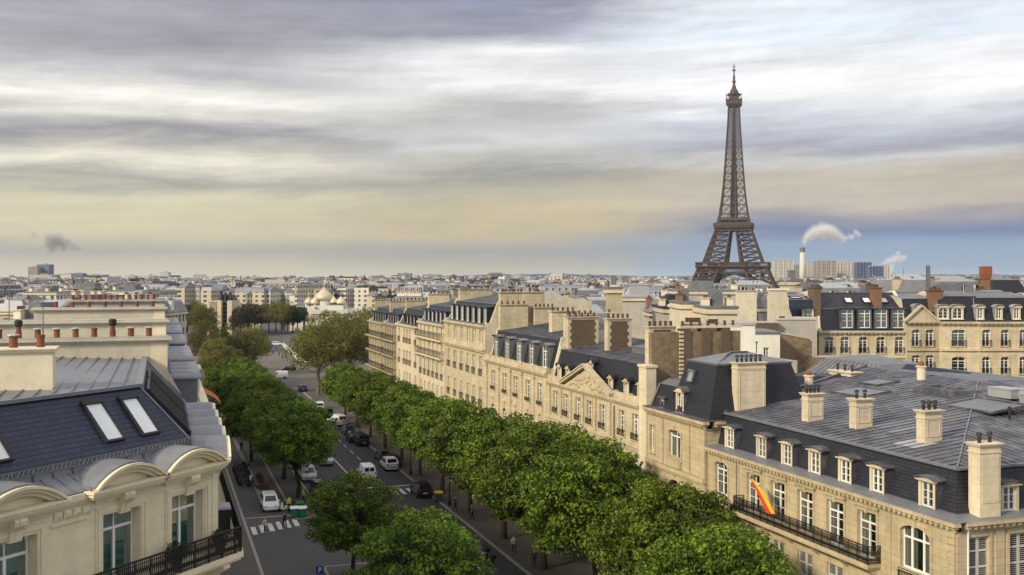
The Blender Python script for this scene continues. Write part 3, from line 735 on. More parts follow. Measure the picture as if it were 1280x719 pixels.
    balcony(r, 5.2, 20.4, 10.1, .95, 0, 1.05, .11, 3.1, 'limestone_gold')
    rb = MB(); railing(rb, [(22.0, -.1, 9.75), (24.6, -.1, 9.75)], .62, .14, orn=False); rb.build('window_guard', 'iron', r)
    mb = MB(); mb.T = TS; mb.tube((.75, -.12, 0), (.75, -.12, ze+.1), .06); mb.build('drainpipe', 'white_paint', r)
    mb = MB(); mb.tube((4.35, -.1, 5), (4.35, -.1, ze+.1), .05); mb.build('drainpipe', 'lead_grey', r)
    return r
MANSION = mansion()
def flag():
    r = thing('flag', 'red and yellow striped flag hanging from a pole over the mansion balcony', 'flag', st(61.4, 39.4, 10.1), A_D+math.pi)
    mb = MB(); mb.tube((-.5, .6, .3), (-1.12, -.95, 3.05), .03); mb.lathe(-1.12, -.95, ((.02, 3.03), (.06, 3.08), (.02, 3.16)), 8); mb.build('pole', 'wood_brown', r)
    p0 = Vector((-.9, -1.07, 2.88)); p1 = Vector((.55, -.28, .95)); n, k = 14, 12
    G = [[None]*(k+1) for _ in range(n+1)]
    for i in range(n+1):
        for j in range(k+1):
            u, v = i/n, j/k
            lx, lz = -1.1+1.35*u, 3.0-2.1*u; rx, rz = -1.02+2.2*u**.9, 3.02-2.05*u**1.25
            G[i][j] = (lx+(rx-lx)*v, -.92+.55*u-.10*math.sin(11*v+2*u)*(.3+u), lz+(rz-lz)*v-.05*u*math.sin(6*v))
    mb = MB()
    for i in range(n):
        for j in range(k): mb.q(G[i][j], G[i][j+1], G[i+1][j+1], G[i+1][j], 1 if 3 <= j < 9 and False else (0 if j < 7 or j >= 11 else 1))
    mb.build('cloth', ('flag_red', 'flag_yellow'), r, smooth=True)
flag()

def pavilion():
    W, Dp, ze = 10.2, 13., 15.2
    r = rootR('corner_pavilion', 'tall square limestone pavilion with a steep dark mansard and one dormer', 81.6, 40.0)
    ops = [(.55, 1.35, 12.0, 14.3), (4.1, 6.1, 12.05, 14.45, .35), (.6, 1.5, 7.4, 9.9), (3.9, 6.4, 5.9, 10.4, 1.25), (4.0, 6.3, 1, 4.5, .6)]
    def trims(mb):
        for o in ops: surround(mb, o, .22, .07, key=o[1]-o[0] > 1.5)
        mb.box(-.02, W+.04, -.3, .02, 11.0, 11.35); mb.box(-.02, W+.02, -.2, .02, 10.82, 10.99)
        mb.box(2.6, 3.1, -.12, .02, 11.36, 15.1); mb.box(7.2, 7.7, -.12, .02, 11.36, 15.1); mb.box(9.5, W+.02, -.14, .02, 0, 15.1)
        cornice(mb, 0, W, ze, h=.62, p=.5, dent=.4, ends=(0, 1)); mb.T = Matrix.Translation((W, 0, 0)) @ Matrix.Rotation(R(90), 4, 'Z')
        cornice(mb, .55, 6., ze, h=.62, p=.5, dent=.4); mb.T = None
        mb.box(3.95, 6.3, -.25, .02, 11.4, 11.95)
    shell(r, W, Dp, ze, [(0, ze), (Dp, ze)], 'limestone_gold', ops=ops, trims=trims, party=(0, 0), back='limestone_gold')
    for i, o in enumerate(ops): window(r, o[0], .2, o[2], o[1]-o[0], o[3]-o[2], 'casement', curtain=(0, 3, 0, 0, 0)[i])
    rb = MB(); railing(rb, [(4.05, -.22, 11.95), (6.15, -.22, 11.95)], .45, .12, orn=False); rb.build('window_guard', 'limestone_carved', r)
    z = ze+.64; mb = MB()
    mb.box(-.02, W+.45, -.45, Dp, z-.03, z+.05, 0)
    x0, x1, y0, y1 = 3.5, W+.1, .25, 9.5
    mb.taper(x0, x1, y0, y1, z+.03, 20.0, 1.0, 1.25, 1)
    mb.taper(x0+.95, x1-.95, y0+1.2, y1-1.2, 19.98, 20.15, -.06, -.06, 2)
    mb.taper(x0+1.0, x1-1.0, y0+1.3, y1-1.3, 20.15, 20.9, 2.6, 2.6, 2)
    mb.taper(.1, 3.7, .35, 9, z+.03, 17.8, .5, .6, 1); mb.taper(.55, 3.9, .9, 8.5, 17.8, 18.2, .1, .8, 2)
    mb.bar((.1, .3, z), (.62, .92, 17.85), .2, .12, 2)
    mb.build('roof', ('zinc_dark', 'slate', 'zinc'), r)
    dormer(r, 5.35, .3, z+.05, 1.35, 1.7, 1.2, 'round', curtain=1)
    dormer(r, 1.95, .42, z+.1, .8, .8, .8, 'flat', 'lead_grey')
    skylight(r, 5.9, .93, 18.4, 1.0, 1.0, R(74), glass='zinc_pale')
    return r
pavilion()

def pediment_house():
    W, Dp, ze = 23.2, 16., 15.25
    r = rootR('pediment_house', 'limestone town house with a carved triangular pediment and round slate dormers', 106.4)
    xs = [2.2, 5.2, 8.5, 11.5, 14.7, 19.1, 22.0]
    up = rect_ops(xs, 12.45, 14.75, 1.25)
    low = rect_ops(xs, 8.2, 11.0, 1.3, .64); gf = rect_ops(xs, 2, 6.5, 1.5, .6)
    def trims(mb):
        for o in up: surround(mb, o, .16, .05)
        for o in low: surround(mb, o, .2, .06, key=True)
        mb.box(0, W, -.25, .02, 11.75, 12.05); mb.box(0, W, -.12, .02, 11.45, 11.749)
        for x in (4.0, 6.7, 7.0+3., 13.1, 16.6): mb.box(x-.22, x+.22, -.18, .02, 12.06, 15.2)
        cornice(mb, 0, W, ze, h=.5, p=.42, dent=.45)
        mb.box(0, 4.9, .02, .3, 15.76, 16.3); mb.box(17.3, W, .02, .3, 15.76, 16.3)
        for x in (17.5, 20.6, 22.9): mb.box(x-.2, x+.2, -.02, .34, 15.76, 16.42)
        mb.box(-.0, .9, -.2, .02, 0, 15.2)
        # pediment: raking cornices, sunk field with carving
        x0, x1, zz = 4.6, 17.4, 15.76; xm = (x0+x1)/2; H = 2.3
        mb.ext([(x0+.6, zz), (x1-.6, zz), (xm, zz+H-.25)], -.12, .5)
        for a, b in ((x0, xm), (x1, xm)):
            u = Vector((b-a, 0, H)).normalized()
            mb.bar((a, -.18, zz+.13), (b, -.18, zz+H+.1), .66, .26); mb.bar((a, -.28, zz+.3), (b, -.28, zz+H+.28), .66, .14)
        rr = random.Random(3)
        for i in range(46):
            x = rr.uniform(x0+1.8, x1-1.8); m = (1-abs(x-xm)/(xm-x0))*H-.5
            z = zz+.15+rr.random()*max(.1, m-.15); q = rr.uniform(.12, .3)
            mb.lathe(x, -.16, ((q*.3, z-q*.8), (q*.7, z-q*.3), (q*.7, z+q*.3), (q*.2, z+q*.8)), 6)
    prof = [(0, ze+.5), (.5, ze+.55), (1.4, 19.0), (9, 20.2), (Dp, 19.2)]
    shell(r, W, Dp, ze+.5, prof, ops=up+low+gf, trims=trims, party=(1, 0))
    for i, o in enumerate(up): window(r, o[0], .2, o[2], o[1]-o[0], o[3]-o[2], 'french', curtain=rnd.choice((0, 1, 4, 3))); guard(r, o)
    for o in low: window(r, o[0], .2, o[2], o[1]-o[0], o[3]-o[2], 'french', curtain=rnd.choice((0, 0, 3)))
    for o in gf: window(r, o[0], .2, o[2], o[1]-o[0], o[3]-o[2], 'casement')
    roofs(r, W, prof, ['zinc_dark', 'slate', 'zinc_dark', 'zinc_dark'], seam=(2,), step=.7)
    for x in (2.2, 4.6, 7.2, 15.6, 19.1, 22.0): dormer(r, x, .45, 16.1, 1.2, 1.25, 1.0, 'round', 'limestone_carved', 'slate', curtain=1)
    dormer(r, 10.6, .6, 17.4, .9, 1.0, .9, 'round', 'limestone_carved', 'slate')
    for x, y0, y1, zt in ((.4, 2., 5.6, 22.6), (7.4, 3.6, 6.3, 22.7), (22.7, .8, 3.4, 22.6)): chimney(r, x-.42, x+.42, y0, y1, 18., zt, 5, 'limestone_pale', 'brown', 'brick_brown')
    mb = MB(); mb.box(W-.0, W+1.5, -.25, .7, 0, 19.1); mb.box(W-.1, W+1.6, -.35, .8, 19.1, 19.3); mb.box(W+.02, W+.6, .7, 9.6, 0, 22.1, 1)
    for y in (3.6, 5.6, 7.6): mb.box(W-.12, W+.72, y, y+.9, 12, 22.4, 2)
    for k in range(12): mb.box(W-.16, W+.76, 3.4, 3.8, 18+k*.36, 18.2+k*.36)
    mb.box(W-.1, W+.75, 3.4, 9.7, 22.41, 22.6, 0)
    o = mb.build('party_wall', ('limestone_pale', 'rubble', 'brick_brown'), r)
    for i in range(7): link('pot', pot_mesh('brown'), o, (W+.3, 3.9+i*.85, 22.6), i)
    mb = MB(); x, y = 15., 4.2; mb.box(x-2.6, x+2.6, y, y+3.6, 19.3, 20.05); mb.box(x-2.7, x+2.7, y-.1, y+3.7, 20.05, 20.13); mb.build('roof_hatch', 'lead_grey', r)
    mb = MB(); mb.tube((17.6, -.12, 0), (17.6, -.12, 15), .06); mb.build('drainpipe', 'lead_grey', r)
pediment_house()

def pilaster_house():
    W, Dp, ze = 23., 16., 15.9
    r = rootR('pilaster_house', 'limestone house with tall flat pilasters and five large grey box dormers', 129.4)
    xs = [3.2, 7.9, 12.1, 16.4, 20.4]
    up = rect_ops(xs, 12.7, 15.1, 1.5); low = rect_ops(xs, 8.3, 10.9, 1.4, .7); gf = rect_ops(xs, 2, 6.6, 1.6, .7)
    def trims(mb):
        for o in up: surround(mb, o, .15, .05)
        for o in low: surround(mb, o, .18, .05, key=True)
        for x in xs: mb.box(x-.8, x+.8, -.05, .02, 11.25, 12.35); mb.lathe(x, -.05, ((.3, 11.6), (.34, 11.8), (.3, 12.)), 10)
        for x in (.5, 5.5, 10., 14.25, 18.4, 22.5): mb.box(x-.42, x+.42, -.2, .02, 0, 15.5); mb.box(x-.5, x+.5, -.26, .02, 15.5, 15.88)
        cornice(mb, 0, W, ze, h=.6, p=.5, dent=.5)
        mb.box(0, W, -.2, .1, 16.52, 16.95); 
        for i in range(12): mb.box(.2+i*2.05, .5+i*2.05, -.28, .16, 16.5, 17.05)
    prof = [(0, ze+.6), (.7, ze+.7), (1.6, 20.), (9, 21.), (Dp, 20.)]
    shell(r, W, Dp, ze+.6, prof, ops=up+low+gf, trims=trims, party=(1, 1))
    for o in up: window(r, o[0], .2, o[2], o[1]-o[0], o[3]-o[2], 'french', curtain=rnd.choice((0, 1, 3, 4))); guard(r, o, h=.4)
    for o in low: window(r, o[0], .2, o[2], o[1]-o[0], o[3]-o[2], 'french')
    for o in gf: window(r, o[0], .2, o[2], o[1]-o[0], o[3]-o[2], 'casement')
    roofs(r, W, prof, ['zinc_dark', 'slate', 'zinc_dark', 'zinc_dark'], seam=(2,), step=.7)
    for x in [2.6, 7.1, 11.6, 16.0, 20.4]: dormer(r, x, .55, 16.75, 1.9, 2.6, 1.2, 'curve', 'lead_grey', 'zinc', 'french')
    for x, y0, y1, zt in ((.7, 1.6, 5.4, 23.4), (.9, 6.3, 9.2, 23.), (12.6, 4.2, 7.4, 22.9), (22.4, 2.2, 5.6, 22.8)): chimney(r, x-.5, x+.5, y0, y1, 17., zt, 5, 'limestone', 'brown')
pilaster_house()

def row_house(name, label, s_left, W, ze, ztop, xs, floors, mat='limestone', roofm='slate', dorm=None, balc=(), chims=(), small=(), ledge=(), dstyle='curve', dmat='lead_grey', drange=None, wins=('french',)):
    Dp = 15.
    r = rootR(name, label, s_left)
    ops = [o for (zb, zt, w, a) in floors for o in rect_ops(xs, zb, zt, w, a)]
    def trims(mb):
        for o in ops: surround(mb, o, .13, .05, sill=False)
        cornice(mb, 0, W, ze-.5, h=.5, p=.45, dent=.5)
        for z in ledge: mb.box(0, W, -.5, .02, z-.22, z); mb.box(0, W, -.3, .02, z-.5, z-.221)
        mb.box(0, .5, -.08, .02, 0, ze-.5); mb.box(W-.5, W, -.08, .02, 0, ze-.5)
    prof = [(0, ze), (.6, ze+.06), (1.7, ztop), (8, ztop+1.0), (Dp, ztop)]
    shell(r, W, Dp, ze, prof, mat, ops=ops, trims=trims)
    for o in ops: window(r, o[0], .2, o[2], o[1]-o[0], o[3]-o[2], 'french' if o[3]-o[2] > 1.5 else 'simple', curtain=rnd.choice((0, 1, 3, 4, 4)))
    roofs(r, W, prof, ['zinc', roofm, 'zinc', 'zinc_dark'], seam=(2,), step=.7)
    for z in balc: balcony(r, .15, W-.15, z, .8, 0, 1.0, .26, 3., mat, orn=False)
    for k in small:
        for o in ops:
            if abs(o[2]-k) < .01: guard(r, o, h=.9, step=.2)
    if dorm:
        for x in dorm[0]: dormer(r, x, .5, ze+.15, dorm[1], dorm[2], 1.3, dstyle, dmat, roofm, 'simple')
    for (x, y0, y1, zt) in chims: chimney(r, x-.45, x+.45, y0, y1, ze, zt, 5, 'limestone', 'red', merged=True)
    return r
row_house('apartment_house', 'cream apartment house with a plain top storey over a projecting ledge and tall upright dormers', 149.8, 20.4, 20.6, 23.4, [2.2, 5.6, 9., 12.2, 15.0, 18.2],
    [(18., 20., 1.25, 0), (13.9, 16.5, 1.25, 0), (9.9, 12.4, 1.25, 0), (6, 8.6, 1.25, 0), (1.5, 4.5, 1.5, .5)], dorm=([1.9+i*2.75 for i in range(7)], 1.5, 2.2), chims=((.6, 2, 7, 25.2), (20., 2, 8, 25.), (11, 5, 8, 24.9)), small=(13.9, 9.9), ledge=(17.5,), dstyle='flat')
row_house('apartment_house', 'pale apartment house with two long black iron balconies across its upper front', 166.5, 16.6, 19.8, 22.4, [1.7, 4.4, 7.0, 9.6, 12.2, 14.9],
    [(17.5, 19.3, 1.2, 0), (14.8, 17.0, 1.2, 0), (11.4, 13.9, 1.2, 0), (8, 10.4, 1.2, 0), (4.8, 7, 1.2, 0)], 'limestone_pale', 'slate_blue', ([2 + i*2.5 for i in range(6)], 1.2, 1.7), (17.5, 14.8), ((.5, 1.5, 5, 24.2), (16, 4, 9, 24.8)), (11.4,))
row_house('apartment_house', 'narrow-windowed cream apartment house with grouped windows and short black balconies', 183., 16.4, 18.7, 21.4, [2.0, 6.0, 8.2, 10.4, 14.4],
    [(15.6, 18., 1.15, .3), (11.9, 14.4, 1.15, .4), (8.2, 10.6, 1.15, 0), (4.8, 7, 1.2, 0)], 'limestone_pale', 'slate', ([3, 6, 8.5, 11, 14], 1.0, 1.5), (), ((.5, 1.5, 5, 22.8), (16, 2, 6, 23.)), (15.6, 11.9, 8.2))
row_house('apartment_house', 'grey weathered apartment house banded by three iron balconies under a steep dark roof', 194.3, 11.2, 18.4, 21., [1.6, 3.7, 5.8, 7.9, 9.8],
    [(15.6, 17.8, 1.1, 0), (12.8, 15.1, 1.1, 0), (9.6, 12, 1.1, 0), (6.4, 8.8, 1.1, 0)], 'limestone_grey', 'slate_blue', ([1.6, 3.7, 5.8, 7.9, 9.8], 1.0, 1.5), (15.5, 12.7, 9.5), ((.5, 1, 4, 22.4),))
row_house('apartment_house', 'last grey apartment house of the right-hand row, beside the tall olive trees', 209., 14.6, 18.2, 20.8, [1.6, 4, 6.4, 8.8, 11.2, 13.2],
    [(15.6, 17.6, 1.1, 0), (12.8, 15.1, 1.1, 0), (9.6, 12, 1.1, 0), (6.4, 8.8, 1.1, 0)], 'limestone_grey', 'slate_blue', ([1.6, 4, 6.4, 8.8, 11.2, 13.2], 1.0, 1.6), (15.5, 12.7, 9.5), ((.5, 1, 4, 22.4), (14, 3, 6, 22.6)))
# ------------------------------------------------------------------ left side: the corner building next to the camera
CA = R(65.2); CX = Vector((-12.5, 44.0, 0))
def corner_building():
    r = thing('corner_building', 'cream stone corner building with arched dormers, blue slate roof and a long iron balcony', 'building', CX, CA)
    RS = Matrix.Rotation(R(43.5), 4, 'Z'); L = 17.6; zf = 15.4
    cs = [-1.8, -5.3, -10.1, -13.7]
    ops = [(c-.97, c+.97, zf+.02, 18.2) for c in cs]
    scs = [1.75+3.15*i for i in range(5)]
    sops = [(c-.9, c+.9, zf+.02, 18.2) for c in scs]
    lo = [(c-.8, c+.8, z, z+2.8) for c in cs for z in (11.2, 7.2, 3)]; slo = [(c-.8, c+.8, z, z+2.8) for c in scs for z in (11.2, 7.2, 3)]
    mb = MB()
    facade(mb, -16, 0, 0, 19.2, ops+lo, rev=.55)
    mb.T = RS; facade(mb, 0, L, 0, 19.2, sops+slo, rev=.45); mb.T = None
    mb.q((-16, 0, 0), (-16, 14, 0), (-16, 14, 19.2), (-16, 0, 19.2)); E = (.725*L, .688*L); B = (E[0]-.688*14, E[1]+.725*14)
    mb.q((*E, 0), (*B, 0), (*B, 19.2), (*E, 19.2)); mb.q((*B, 0), (-16, 14, 0), (-16, 14, 19.2), (*B, 19.2))
    def dress(c, w, key=True):
        a, b = c-w/2, c+w/2
        for k, (e, p) in enumerate(((.12, .05), (.26, .10), (.34, .06))):
            e0 = (.0, .12, .26)[k]
            mb.box(a-e, a-e0-.002, -p, .03, zf, 18.2+e0); mb.box(b+e0+.002, b+e, -p, .03, zf, 18.2+e0); mb.box(a-e, b+e, -p-.002, .03, 18.2+e0+.002, 18.2+e)
        mb.box(a-.42, b+.42, -.14, .03, 18.72, 18.8); mb.box(a-.5, b+.5, -.2, .03, 18.8, 18.9)
        prof = [(.03, 18.12), (-.16, 18.12), (-.2, 18.3), (-.26, 18.5), (-.42, 18.68), (-.46, 18.84), (-.40, 18.94), (.03, 18.94)]
        mb.extx(prof, c-.25, c+.25); mb.extx([(y*1.08, z) for y, z in prof[1:-1]]+[(.02, 18.9), (.02, 18.14)], c-.06, c+.06)
        for s_ in (-1, 1): mb.lathe(c+s_*.0, -.38, ((.04, 18.7),(.10, 18.78),(.04, 18.86)), 8)
    def arch(c, w, rise=.68, T=None):
        a, b = c-w/2, c+w/2; n = 16; z0 = 19.1
        Rad = (w*w/4+rise*rise)/(2*rise); zc = z0+.22+rise-Rad; h = math.asin(w/2/Rad)
        def ring(rr): return [(c+rr*math.sin(-h+2*h*i/n), zc+rr*math.cos(-h+2*h*i/n)) for i in range(n+1)]
        mb.box(a-.05, b+.05, -.42, .03, z0-.16, z0-.06); mb.box(a-.12, b+.12, -.52, .03, z0-.058, z0+.06); mb.box(a-.17, b+.17, -.6, .03, z0+.062, z0+.16)
        r0, r1, r2, r3 = ring(Rad-.36), ring(Rad-.22), ring(Rad-.1), ring(Rad)
        for lo_, hi_, y0 in ((r0, r1, -.34), (r1, r2, -.5), (r2, r3, -.62)):
            for i in range(n): mb.ext([(lo_[i][0], max(lo_[i][1], z0+.161)), (lo_[i+1][0], max(lo_[i+1][1], z0+.161)), (hi_[i+1][0], max(hi_[i+1][1], z0+.165)), (hi_[i][0], max(hi_[i][1], z0+.165))], y0, .1)
        mb.ext([(x, max(z, z0+.15)) for x, z in r0], -.1, .1)
        t = r3; zb.T = mb.T
        for i in range(n): zb.ext([(t[i][0], t[i][1]+.004), (t[i+1][0], t[i+1][1]+.004), (t[i+1][0], t[i+1][1]+.06), (t[i][0], t[i][1]+.06)], -.45, 1.35 if T is None else 1.3)
        zb.bar((a+.02, -.3, z0+.24), (a+.02, 1.1, z0+.34), .1, .12)
    zb = MB()
    for c, w in ((-1.72, 3.44), (-5.25, 3.5), (-10.1, 3.6), (-14., 3.5)): dress(c if c != -14. else -13.7, 1.94); arch(c, w)
    mb.box(-8.55, -6.92, -.08, .03, 18.25, 18.33)
    for i in range(4):                                                       # diamond blocks between two bays
        x = -8.42+i*.42; mb.add([(x, -.03, 18.40), (x+.34, -.03, 18.40), (x+.34, -.03, 18.74), (x, -.03, 18.74), (x+.17, -.15, 18.57)], ((0, 1, 4), (1, 2, 4), (2, 3, 4), (3, 0, 4)))
    mb.box(-8.5, -6.95, -.12, .03, 18.86, 18.96); mb.box(-8.35, -7., -.2, .03, 18.98, 19.22)
    mb.box(-12.2, -11.7, -.12, .03, 18.86, 18.96); mb.box(-.32, .0, -.06, .02, zf, 18.7)
    for z in range(8): mb.box(-.55 if z % 2 else -.4, -.003, -.035, .02, zf+z*.4, zf+z*.4+.37)
    mb.T = RS
    for c in scs: dress(c, 1.8); arch(c, 3.05, .66, 1)
    mb.T = None
    # slab with brackets
    P = [(-16, -1.08), (.43, -1.08), (.725*L+.743, .688*L-.783), E, (0, 0), (-16, 0)]
    mb.prism(P, zf-.22, zf); mb.prism([(x, y*.86 if y < 0 else y) for x, y in P], zf-.36, zf-.222)
    for T_, xs_ in ((None, (-.45, -3.5, -7, -8.4, -11.9)), (RS, (.9, 3.3, 6.5, 9.6, 12.7))):
        mb.T = T_
        for x in xs_:
            mb.extx([(.02, zf-.362), (-.9, zf-.362), (-.95, zf-.5), (-.82, zf-.64), (-.55, zf-.66), (-.42, zf-.85), (-.3, zf-1.05), (-.12, zf-1.1), (.02, zf-1.35)], x-.2, x+.2)
            mb.lathe(x, -.74, ((.02, zf-.68), (.14, zf-.6), (.16, zf-.5), (.1, zf-.4)), 8)
    mb.T = None
    mb.build('wall', 'stone_cream_wall', r)
    zb.T = None
    # zinc gutter deck, slate mansard with mitred hip, zinc top
    m2 = MB(); off = lambda e: (-.399*e, e)
    def ring(e, z): x, y = off(e); return (-16, y, z), (x, y, z), (x+.725*(L-0*e)+.0, y+.688*L, z)
    g0, g1, sl0, sl1 = ring(-.1, 19.27), ring(.95, 19.75), ring(1.0, 20.05), ring(3.1, 22.35)
    for i in (0, 1): zb.q(g0[i], g0[i+1], g1[i+1], g1[i]); zb.q(g1[i], g1[i+1], sl0[i+1], sl0[i])
    for x in [-15.6+.62*i for i in range(25)]: zb.bar((x, -.08, 19.3), (x, .95, 19.77), .02, .03)
    for i in (0, 1): m2.q(sl0[i], sl0[i+1], sl1[i+1], sl1[i], 0)
    m2.bar(sl0[1], sl1[1], .1, .06, 1)
    m2.bar((sl1[0][0], sl1[0][1], 22.4), (sl1[1][0], sl1[1][1], 22.4), .3, .14, 1); m2.bar((sl1[1][0], sl1[1][1], 22.4), (sl1[2][0], sl1[2][1], 22.4), .3, .14, 1)
    # flat zinc top with seams running along the avenue
    a, b, c = sl1; top = 22.42
    q = [(-16, a[1], top), (b[0], b[1], top), (c[0], c[1], top-.15), (c[0]-.688*13, c[1]+.725*13, top+.5), (-16, 20, top+.5)]
    m2.poly(q, 2)
    dv = Vector((.725, .688, 0)); nv = Vector((-.688, .725, 0))
    for i in range(1, 22):
        p0 = Vector(b)+nv*(i*.62); 
        k = (p0.y-a[1])/.688; s0 = p0-dv*k; 
        if s0.x < -16: s0 = s0+dv*((-16-s0.x)/.725)
        p1 = Vector(c)+nv*(i*.62); s0.z = top+.03+.04*(i*.62)/1; s0.z = top+.05; p1.z = top-.1+i*.62*.05
        m2.bar(s0, p1, .05, .09, 1)
    m2.build('roof', ('slate_blue', 'zinc', 'zinc'), r)
    zb.build('zinc_gutter', 'zinc', r)
    for x in (-4.2, -2.3, -9.4): skylight(r, x, 1.42, 20.52, 1.0, 2.0, math.atan2(2.3, 2.1))
    # snow guard along the gutter
    mg = MB(); y = .92
    for z in (20.0, 20.22): mg.bar((-16, y, z), (-.5, y, z), .03)
    for i in range(76): x = -15.9+i*.205; mg.bar((x, y, 19.99), (x+.1, y, 20.22), .02); mg.bar((x+.1, y, 20.22), (x+.205, y, 19.99), .02)
    for i in range(18): mg.bar((-15.5+i*.88, y, 19.6), (-15.5+i*.88, y, 20.2), .045)
    mg.build('snow_guard', 'zinc', r)
    # louvred racks on the avenue slope
    for k in range(2):
        mr = MB(); mr.T = RS; pitch = 2.3/2.1
        for i in range(15):
            x = 1.5+k*5.6+i*.34; mr.bar((x, 1.05, 20.2), (x, 2.75, 20.2+1.7*pitch), .09, .22)
        for y in (1.05, 2.75): mr.bar((1.3+k*5.6, y, 20.24+(y-1.05)*pitch), (6.5+k*5.6, y, 20.24+(y-1.05)*pitch), .12, .25)
        mr.build('roof_louvre', 'iron', r)
    for o in ops: window(r, o[0]+.02, .38, o[2], 1.9, o[3]-o[2], 'casement', curtain=4, mat='curtain_green'); 
    T3 = RS
    for o in sops: window(r, o[0]+.02, .3, o[2], 1.76, o[3]-o[2], 'casement', curtain=4, mat='curtain_green', T=T3)
    for o in lo: window(r, o[0], .3, o[2], 1.6, 2.8, 'french')
    for o in slo: window(r, o[0], .3, o[2], 1.6, 2.8, 'french', T=T3)
    rb = MB(); e = .98; px = .399*e
    railing(rb, [(-16, -e, zf), (px, -e, zf), (.725*L+.688*e, .688*L-.725*e, zf)], 1.05, .10, .026); 
    rb.bar((-16, -e, zf+1.03), (px, -e, zf+1.03), .07, .03); rb.bar((px, -e, zf+1.03), (.725*L+.688*e, .688*L-.725*e, zf+1.03), .07, .03)
    rb.build('railing', 'iron', r)
    # roof chimney, long side across the avenue
    TC = Matrix.Translation((0, 0, 0)) @ RS
    p = Matrix.Rotation(-CA, 3, 'Z') @ (Vector((-19.9, 41.7, 0))-CX)
    T2 = Matrix.Translation(p) @ RS
    chimney(r, -.45, .75, -1.4, 2.6, 22.3, 24.15, 4, 'stone_cream', ('red', 'capped'), T=T2)
    return r
CORNER = corner_building()
def local_thing(name, label, cat, root_loc, ang, x, y, z, rz=0, group=None):
    p = Matrix.Rotation(ang, 3, 'Z') @ Vector((x, y, z)); return thing(name, label, cat, Vector(root_loc)+p, ang+rz, group)
def leaves(mb, c, r, n, size, seed, squash=1.):
    rr = random.Random(seed)
    for i in range(n):
        d = Vector((rr.gauss(0, 1), rr.gauss(0, 1), rr.gauss(0, 1))).normalized()*r*rr.random()**.4; d.z *= squash
        p = Vector(c)+d; u = Vector((rr.gauss(0, 1), rr.gauss(0, 1), rr.gauss(0, .6))).normalized(); w = u.cross(Vector((rr.gauss(0, 1), rr.gauss(0, 1), 1))).normalized()
        s = size*rr.uniform(.6, 1.3); mb.add([p, p+u*s*.5+w*s*.3, p+u*s, p+u*s*.5-w*s*.3], ((0, 1, 2, 3),))
for i, (x, y, lab, rd) in enumerate(((-.35, -.5, 'dark clipped shrub in a pot at the corner of the stone balcony', .34), (-3.0, -.55, 'bushy dark shrub in a pot behind the balcony railing under the right window', .4))):
    r = local_thing('potted_shrub', lab, 'plant', CX, CA, x, y, 15.4, group='shrubs on the stone balcony')
    mb = MB(); mb.lathe(0, 0, ((.16, 0), (.22, .34), (.25, .36), (.25, .42), (.19, .42), (.18, .36)), 12); mb.build('planter', 'terracotta', r)
    mb = MB(); leaves(mb, (0, 0, .72), rd, 900, .1, i+3, 1.1); mb.att = [random.random() for _ in mb.v]; mb.build('foliage', 'leaf_dark', r)
r = local_thing('balcony_cabinet', 'black cabinet with a pale top standing on the balcony along the avenue', 'cabinet', CX, CA+R(43.5), 3.4, -.45, 15.4)
mb = MB(); mb.box(-.5, .5, -.28, .28, 0, 1.1); mb.box(-.44, -.01, -.3, -.28, .08, 1.02); mb.box(.01, .44, -.3, -.28, .08, 1.02); mb.build('body', 'pot_black', r)
mb = MB(); mb.taper(-.58, .58, -.34, .34, 1.102, 1.2, .03, .03); mb.build('top', 'zinc_pale', r)

